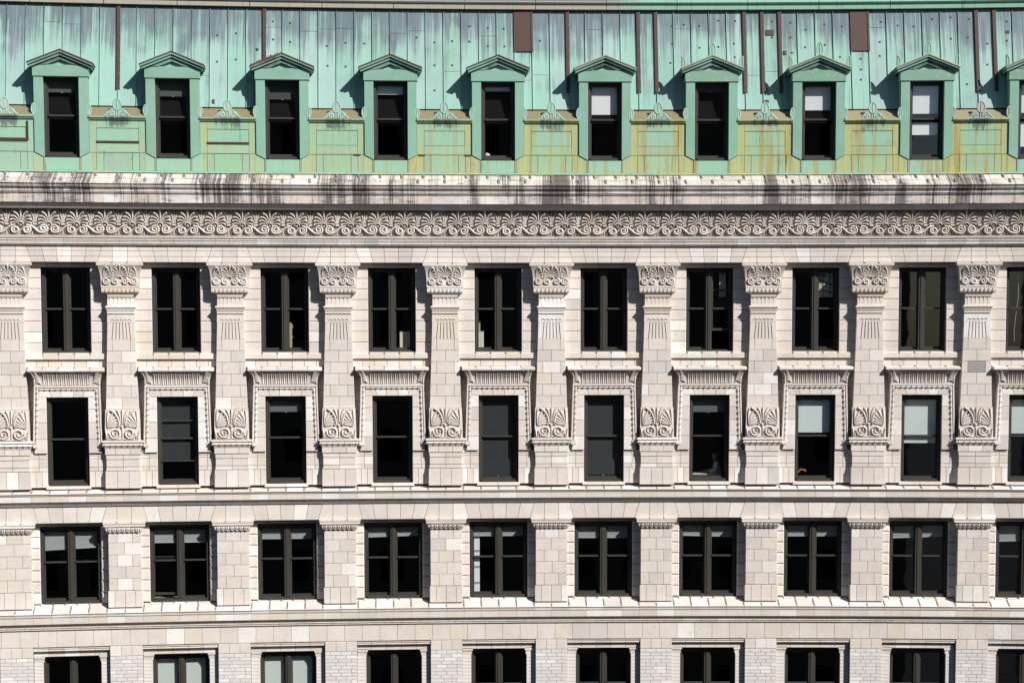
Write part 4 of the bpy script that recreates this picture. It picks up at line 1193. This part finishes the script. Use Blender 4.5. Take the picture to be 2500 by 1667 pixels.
hang(1, 3, 248, 'low hanging charcoal roller shade', (.07, .07, .075), gap=.02)
hang(1, 4, 233.8, 'white roller shade showing one short strip', LIT)
hang(1, 5, 224.5, 'white roller shade showing a thin line', LIT)
hang(1, 6, 293, 'white roller shade filling the upper sash', LIT)
hang(1, 7, 226, 'dark roller shade wound up high', (.09, .095, .1), gap=.02)
hang(1, 8, 271, 'white roller shade ending above the meeting rail', LIT)
hang(1, 9, 332.5, 'white roller shade reaching into the lower sash', LIT)
hang(1, 10, 363, 'white roller shade drawn almost to the sill', LIT)
hang(4, 2, 1119, 'dark grey roller shade drawn most of the way', DIM)
hang(4, 3, 1002, 'narrow strip of grey roller shade', (.13, .14, .145))
hang(4, 5, 1160, 'dark grey roller shade drawn to the sill', DIM)
hang(4, 6, 1159, 'dark slate roller shade fully drawn', (.040, .046, .048))
hang(4, 7, 1006, 'short grey roller shade above a seated person', (.12, .13, .135))
hang(4, 8, 1056, 'pale grey roller shade filling the upper sash', SOFT)
hang(4, 9, 1081.5, 'pale grey roller shade dropping past the meeting rail', SOFT)
hang(4, 10, 1058, 'pale grey roller shade cut by the picture edge,', SOFT)
VEN = [(1, 1325, .035, 'white venetian blind hanging slightly askew'), (2, 1314, 0, 'white venetian blind raised level'), (3, 1308.5, 0, 'white venetian blind gathered high'),
       (4, 1305.5, .02, 'crooked white venetian blind gathered high'), (5, 1306.5, 0, 'white venetian blind above a white panel'), (6, 1312.5, 0, 'thick stacked white venetian blind'),
       (7, 1309, -.02, 'crooked white venetian blind showing a thin strip'), (8, 1309, 0, 'white venetian blind showing a thin strip'),
       (9, 1311, .03, 'white venetian blind sagging to one side'), (10, 1318, .03, 'white venetian blind cut by the picture edge,')]
for n, y, tl, lk in VEN: hang(5, n, y, lk, (.43, .44, .435), 'venetian', tl, .008)
hang(6, 2, 1712, 'pale grey green roller shade fully drawn', (.56, .60, .56))
hang(6, 3, 1713, 'pale sage roller shade fully drawn', (.57, .61, .57))

# ------------------------------------------------------------------ things seen inside the rooms
def floor_z(k): return Zy(STOREY[k], -1) + .10
def at(x, y, o):
    s, z = survey(x, y, o); return s, z
def standing(name, label, cat, x0, x1, ytop, o, dep, zf, color, group=None):
    s0, z1 = at(x0, ytop, o); s1, _ = at(x1, ytop, o)
    F = frame((s0 + s1) / 2, 0, zf)
    h_, w_ = z1 - zf, (s1 - s0) / 2
    t_ = thing(name, label, cat, F, group)
    return t_, F, w_, h_
F3 = floor_z(3)
for (x0, x1, yt, o, col_, lab) in ((976, 1001, 812, -.62, (.66, .62, .50), 'tall cream storage carton alone behind the fourth capital-row window'),
                                   (1167, 1181, 811, -.62, (.66, .62, .52), 'cream carton in front of a tan one behind the fifth twin window'),
                                   (1167, 1172.5, 786, -.80, (.50, .37, .20), 'tan upright carton behind a cream one in the fifth twin window')):
    t_, F, w_, h_ = standing('storage_carton', lab, 'carton', x0, x1, yt, o, .3, F3, col_)
    m = MB(); m.box(-w_, w_, o - .16, o, 0, h_); put('box_body', m.mesh('box_body', 'matte_object'), F, t_, col_)
    m = MB(); m.box(-w_ - .006, w_ + .006, o - .166, o + .006, h_ + .001, h_ + .03); put('lid', m.mesh('lid', 'matte_object'), F, t_, tuple(k * .8 for k in col_))
    m = MB(); m.box(-.02, .02, o + .002, o + .004, .05, h_ - .05); put('tape', m.mesh('tape', 'matte_object'), F, t_, tuple(k * .9 for k in col_))
# a worn board leaning by the third twin window
s0, zt_ = at(709, 788, -.62)
F = frame(s0, 0, F3)
t_ = thing('leaning_board', 'tan wooden board with a notched edge upright behind the third twin window', 'board', F)
hb = zt_ - F3
m = MB(); m.prism([(-.05, 0), (.04, 0), (.045, hb * .6), (.075, hb * .63), (.04, hb * .68), (.045, hb * .85), (.08, hb * .88), (.03, hb), (-.05, hb)], -.66, -.62, .004)
put('plank', m.mesh('plank', 'matte_object'), F, t_, (.42, .30, .22))
m = MB(); m.box(-.07, .10, -.70, -.61, 0, .04); put('foot', m.mesh('foot', 'matte_object'), F, t_, (.2, .15, .1))
# pale brickwork with a black stair seen through two upper panes
for n, x0, x1, lab in ((7, 1756, 1772, 'narrow strip of pale brick seen through the upper pane of the seventh twin window'),
                       (8, 1993.5, 2034, 'pale brick with a black stair rail seen through the eighth twin window')):
    o = OG[3] - .05
    (sa, z1), (sb, _), (_, z0) = at(x0, 664, o), at(x1, 664, o), at(x0, 725, o)
    F = frame((sa + sb) / 2, 0, z0); w_, h_ = (sb - sa) / 2, z1 - z0
    t_ = thing('brick_screen', lab, 'brick wall', F)
    m = MB(); m.box(-w_, w_, o - .05, o - .006, 0, h_); put('mortar_bed', m.mesh('mortar_bed', 'matte_object'), F, t_, (.22, .20, .16))
    z, r = 0, 0
    while z + .045 < h_:
        x = -w_ - (.06 if r % 2 else 0)
        while x < w_ - .01:
            a, b = max(-w_, x), min(w_, x + .125)
            if b - a > .02:
                put('brick', cached(('screen_brick', round(b - a, 3)), lambda m: m.rect(0, b - a - .006, 0, .043, o - .04, o, .002), 'matte_object'), F @ Matrix.Translation((a, 0, z)), t_, tuple(k * (.85 + .3 * rnd()) for k in (.56, .54, .43)))
            x += .131
        z += .049; r += 1
    if n == 8:
        m = MB()
        for p in ([(-.05, h_ * .02), (-.05, h_ * .98)], [(.15, h_ * .03), (.15, h_ * .98)]): m.ridge(p, .012, .012, o + .004)
        put('stair_post', m.mesh('stair_post', 'matte_object'), F, t_, (.012, .012, .012), kind='stuff')
        m = MB()
        for p in ([(-w_ + .02, h_ * .70), (w_ - .02, h_ * .46)], [(-w_ + .02, h_ * .92), (.02, h_ * .84)], [(-.05, h_ * .26), (w_ - .02, h_ * .16)]): m.ridge(p, .014, .012, o + .004)
        put('stair_rail', m.mesh('stair_rail', 'matte_object'), F, t_, (.012, .012, .012), kind='stuff')
# cable hanging in the tenth twin window
def tube(pts, r, name, mat='matte_object', n=6, rr=None):
    v, f = [], []
    for i, p in enumerate(pts):
        p = Vector(p); d = (Vector(pts[min(i + 1, len(pts) - 1)]) - Vector(pts[max(i - 1, 0)])).normalized()
        a = d.cross(Vector((0, 0, 1)) if abs(d.z) < .9 else Vector((1, 0, 0))).normalized(); b = d.cross(a)
        q = rr[i] if rr else r
        v += [tuple(p + a * q * math.cos(2 * math.pi * k / n) + b * q * math.sin(2 * math.pi * k / n)) for k in range(n)]
    for i in range(len(pts) - 1): f += [(i * n + k, i * n + (k + 1) % n, (i + 1) * n + (k + 1) % n, (i + 1) * n + k) for k in range(n)]
    f += [tuple(range(n)), tuple(range((len(pts) - 1) * n, len(pts) * n))]
    me = bpy.data.meshes.new(name); me.from_pydata(v, [], f); me.materials.append(MAT[mat]); return me
s0, z0 = at(2476, 832, OG[3] - .09)
F = frame(s0, 0, z0)
thing('hanging_cable', 'thin white cable hanging in the twin window cut by the picture edge', 'cable', F,
      me=tube([(0, .52, 0), (-.02, .52, .3), (.03, .52, .8), (.09, .52, 1.3), (.075, .52, 1.95)], .006, 'hanging_cable'), color=(.55, .55, .55))
# white panel with crossbars in the fifth wide window
o = OG[5] - .09
(sa, zA), (sb, _), (_, zB) = at(1157.5, 1303, o), at(1171, 1303, o), at(1158, 1438, o)
F = frame((sa + sb) / 2, 0, floor_z(1)); w_ = (sb - sa) / 2
t_ = thing('white_panel', 'narrow white panel with grey crossbars at the edge of the fifth wide twin window', 'panel', F)
zA -= floor_z(1)
m = MB(); m.box(-w_, w_, o - .04, o - .012, 0, zA); put('panel_board', m.mesh('panel_board', 'window_shade_cloth'), F, t_, (.70, .73, .75))
for z in (zA * .12, zA * .44, zA * .62, zA * .80):
    m = MB(); m.box(-w_, w_, o - .011, o, z, z + .06); put('crossbar', m.mesh('crossbar', 'matte_object'), F, t_, (.30, .31, .33))
# crumpled bag at the foot of the fifth dormer window
s0, z0 = at(1189, 382, -.30)
m = bmesh.new(); bmesh.ops.create_icosphere(m, subdivisions=2, radius=.085); rq = random.Random(5)
for q in m.verts: q.co *= .7 + .5 * rq.random()
me = bpy.data.meshes.new('crumpled_bag'); m.to_mesh(me); m.free(); me.materials.append(MAT['matte_object'])
thing('crumpled_bag', 'crumpled silvery bag on the sill inside the fifth dormer window', 'bag', frame(s0, -.31, Zr(1396, -.2) + .13), me=me, color=(.55, .55, .55))
# bentwood armchair behind the eighth hooded window
F2_ = floor_z(2)
s0, _ = at(1957, 1150, -.75)
F = frame(s0, -.78, F2_)
t_ = thing('bentwood_chair', 'orange wooden chair with a curled arm behind the eighth hooded window', 'chair', F)
WD = (.42, .16, .05)
for x in (-.2, .2):
    for y in (-.2, .2): put('leg', tube([(x, y, 0), (x * .9, y * .9, .43)], .02, 'leg'), F, t_, WD)
mm = MB(); mm.box(-.22, .22, -.22, .22, .43, .47); put('seat', mm.mesh('seat', 'matte_object'), F, t_, (.25, .10, .04))
for y in (-.2, .2):
    put('arm', tube([(-.2, y, .45), (-.19, y, .62), (-.14, y, .78), (-.05, y, .86), (.05, y, .86), (.10, y, .80)], .024, 'arm', n=8), F, t_, WD)
put('backrest', tube([(-.22, -.2, .46), (-.26, -.19, .75), (-.28, -.1, .92), (-.28, .1, .92), (-.26, .19, .75), (-.22, .2, .46)], .022, 'backrest'), F, t_, WD)
# desk and the person working at it behind the seventh hooded window
s0, _ = at(1728, 1150, -1.0)
F = frame(s0, -.95, F2_)
t_ = thing('office_desk', 'pale desk top just inside the seventh hooded window', 'desk', F)
mm = MB(); mm.box(-.55, .25, -.28, .28, .70, .735); put('desk_top', mm.mesh('desk_top', 'matte_object'), F, t_, (.45, .43, .40))
for x in (-.52, .20):
    for y in (-.25, .24):
        mm = MB(); mm.box(x, x + .04, y, y + .04, 0, .699); put('leg', mm.mesh('leg', 'matte_object'), F, t_, (.1, .1, .1))
mm = MB(); mm.add([(-.42, .02, .738), (-.15, .04, .738), (-.16, .24, .738), (-.43, .22, .738), (-.42, .02, .742), (-.15, .04, .742), (-.16, .24, .742), (-.43, .22, .742)], [(0, 1, 2, 3), (4, 5, 6, 7), (0, 1, 5, 4), (1, 2, 6, 5), (2, 3, 7, 6), (3, 0, 4, 7)])
thing('paper_sheet', 'white sheets lying on the desk in the seventh hooded window', 'paper', F, me=mm.mesh('paper_sheet', 'matte_object'), color=(.75, .75, .72))
s0, _ = at(1753, 1150, -1.25)
F = frame(s0, -1.25, F2_)
per = thing('person', 'seated person in a white shirt facing the desk behind the seventh hooded window', 'person', F)
def skin(name, joints_, edges, mat, color, parent, sub=2):
    me = bpy.data.meshes.new(name)
    me.from_pydata([j[:3] for j in joints_], edges, [])
    ob = put(name, me, F, parent, color)
    me.materials.append(MAT[mat])
    md = ob.modifiers.new('skin', 'SKIN'); md.use_smooth_shade = True
    for i, j in enumerate(joints_): me.skin_vertices[0].data[i].radius = (j[3], j[4] if len(j) > 4 else j[3])
    me.skin_vertices[0].data[0].use_root = True
    sb_ = ob.modifiers.new('sub', 'SUBSURF'); sb_.levels = sb_.render_levels = sub
    return ob
SK = (.42, .24, .17)
body_j = [(0, 0, .52, .15, .13), (-.01, 0, .68, .14, .11), (-.04, 0, .84, .16, .115), (-.06, 0, .98, .14, .10), (-.075, 0, 1.06, .055), (-.09, 0, 1.11, .05),
          (-.10, 0, 1.17, .078, .085), (-.105, 0, 1.25, .085, .095), (-.10, 0, 1.31, .055, .06),
          (-.06, -.19, .98, .062), (-.14, -.24, .76, .048), (-.36, -.16, .775, .035), (-.44, -.13, .765, .03),
          (-.06, .19, .98, .062), (-.14, .24, .76, .048), (-.36, .16, .775, .035), (-.44, .13, .765, .03),
          (-.02, -.10, .50, .095), (-.42, -.12, .50, .068), (-.42, -.12, .10, .045), (-.54, -.12, .05, .035),
          (-.02, .10, .50, .095), (-.42, .12, .50, .068), (-.42, .12, .10, .045), (-.54, .12, .05, .035)]
body_e = [(0, 1), (1, 2), (2, 3), (3, 4), (4, 5), (5, 6), (6, 7), (7, 8), (3, 9), (9, 10), (10, 11), (11, 12), (3, 13), (13, 14), (14, 15), (15, 16), (0, 17), (17, 18), (18, 19), (19, 20), (0, 21), (21, 22), (22, 23), (23, 24)]
bodyo = skin('body', body_j, body_e, 'matte_object', SK, per)
sh_j = [(0, 0, .56, .165, .145), (-.01, 0, .68, .155, .125), (-.04, 0, .84, .175, .13), (-.062, 0, .985, .15, .11), (-.075, 0, 1.04, .07),
        (-.06, -.195, .98, .075), (-.14, -.245, .76, .060), (-.30, -.19, .775, .048), (-.06, .195, .98, .075), (-.14, .245, .76, .060), (-.30, .19, .775, .048)]
skin('shirt', sh_j, [(0, 1), (1, 2), (2, 3), (3, 4), (3, 5), (5, 6), (6, 7), (3, 8), (8, 9), (9, 10)], 'matte_object', (.72, .73, .76), per)
tr_j = [(0, 0, .51, .16, .15), (-.02, -.10, .50, .105), (-.42, -.12, .50, .08), (-.42, -.12, .10, .06), (-.02, .10, .50, .105), (-.42, .12, .50, .08), (-.42, .12, .10, .06)]
skin('trousers', tr_j, [(0, 1), (1, 2), (2, 3), (0, 4), (4, 5), (5, 6)], 'matte_object', (.05, .05, .07), per)
skin('hair', [(-.085, 0, 1.25, .093, .10), (-.085, 0, 1.30, .082, .085), (-.05, 0, 1.22, .07, .08)], [(0, 1), (0, 2)], 'matte_object', (.05, .035, .025), per)
nb = MB()
for q in (-1, 1):
    nb2 = tube([(-.185, q * .033, 1.245), (-.193, q * .033, 1.245)], .012, 'eye'); put('eye', nb2, F, per, (.06, .05, .05))
    put('ear', tube([(-.095, q * .082, 1.20), (-.09, q * .095, 1.23), (-.095, q * .088, 1.26)], .014, 'ear'), F, per, SK)
    for k in range(4):
        L_ = (.07, .08, .075, .06)[k]; y = q * .13 + (k - 1.5) * .018
        put('finger', tube([(-.455, y, .765), (-.455 - L_ * .5, y, .772), (-.455 - L_ * .85, y, .758), (-.455 - L_, y, .748)], .009, 'finger', rr=[.009, .0085, .008, .006]), F, per, SK)
    put('thumb', tube([(-.44, q * .13 - q * .03, .76), (-.47, q * .13 - q * .055, .762), (-.50, q * .13 - q * .055, .752)], .010, 'thumb', rr=[.011, .010, .007]), F, per, SK)
put('nose', tube([(-.18, 0, 1.245), (-.205, 0, 1.215), (-.195, 0, 1.205)], .012, 'nose', rr=[.007, .014, .012]), F, per, SK)
put('mouth', tube([(-.185, -.022, 1.178), (-.19, 0, 1.176), (-.185, .022, 1.178)], .006, 'mouth'), F, per, (.30, .12, .10))
s0, _ = at(1753, 1150, -1.25)
F = frame(s0 + .03, -1.25, F2_)
t_ = thing('office_chair', 'dark office chair under the seated person in the seventh hooded window', 'chair', F)
mm = MB(); mm.box(-.22, .22, -.22, .22, .36, .40); put('seat', mm.mesh('seat', 'matte_object'), F, t_, (.02, .02, .02))
mm = MB(); mm.box(.20, .25, -.2, .2, .44, .92); put('backrest', mm.mesh('backrest', 'matte_object'), F, t_, (.02, .02, .02))
put('pedestal', tube([(0, 0, .02), (0, 0, .36)], .03, 'pedestal'), F, t_, (.05, .05, .05))
for k in range(5):
    a = k * math.pi * .4; put('foot', tube([(0, 0, .05), (.26 * math.cos(a), .26 * math.sin(a), .025)], .02, 'foot'), F, t_, (.05, .05, .05))
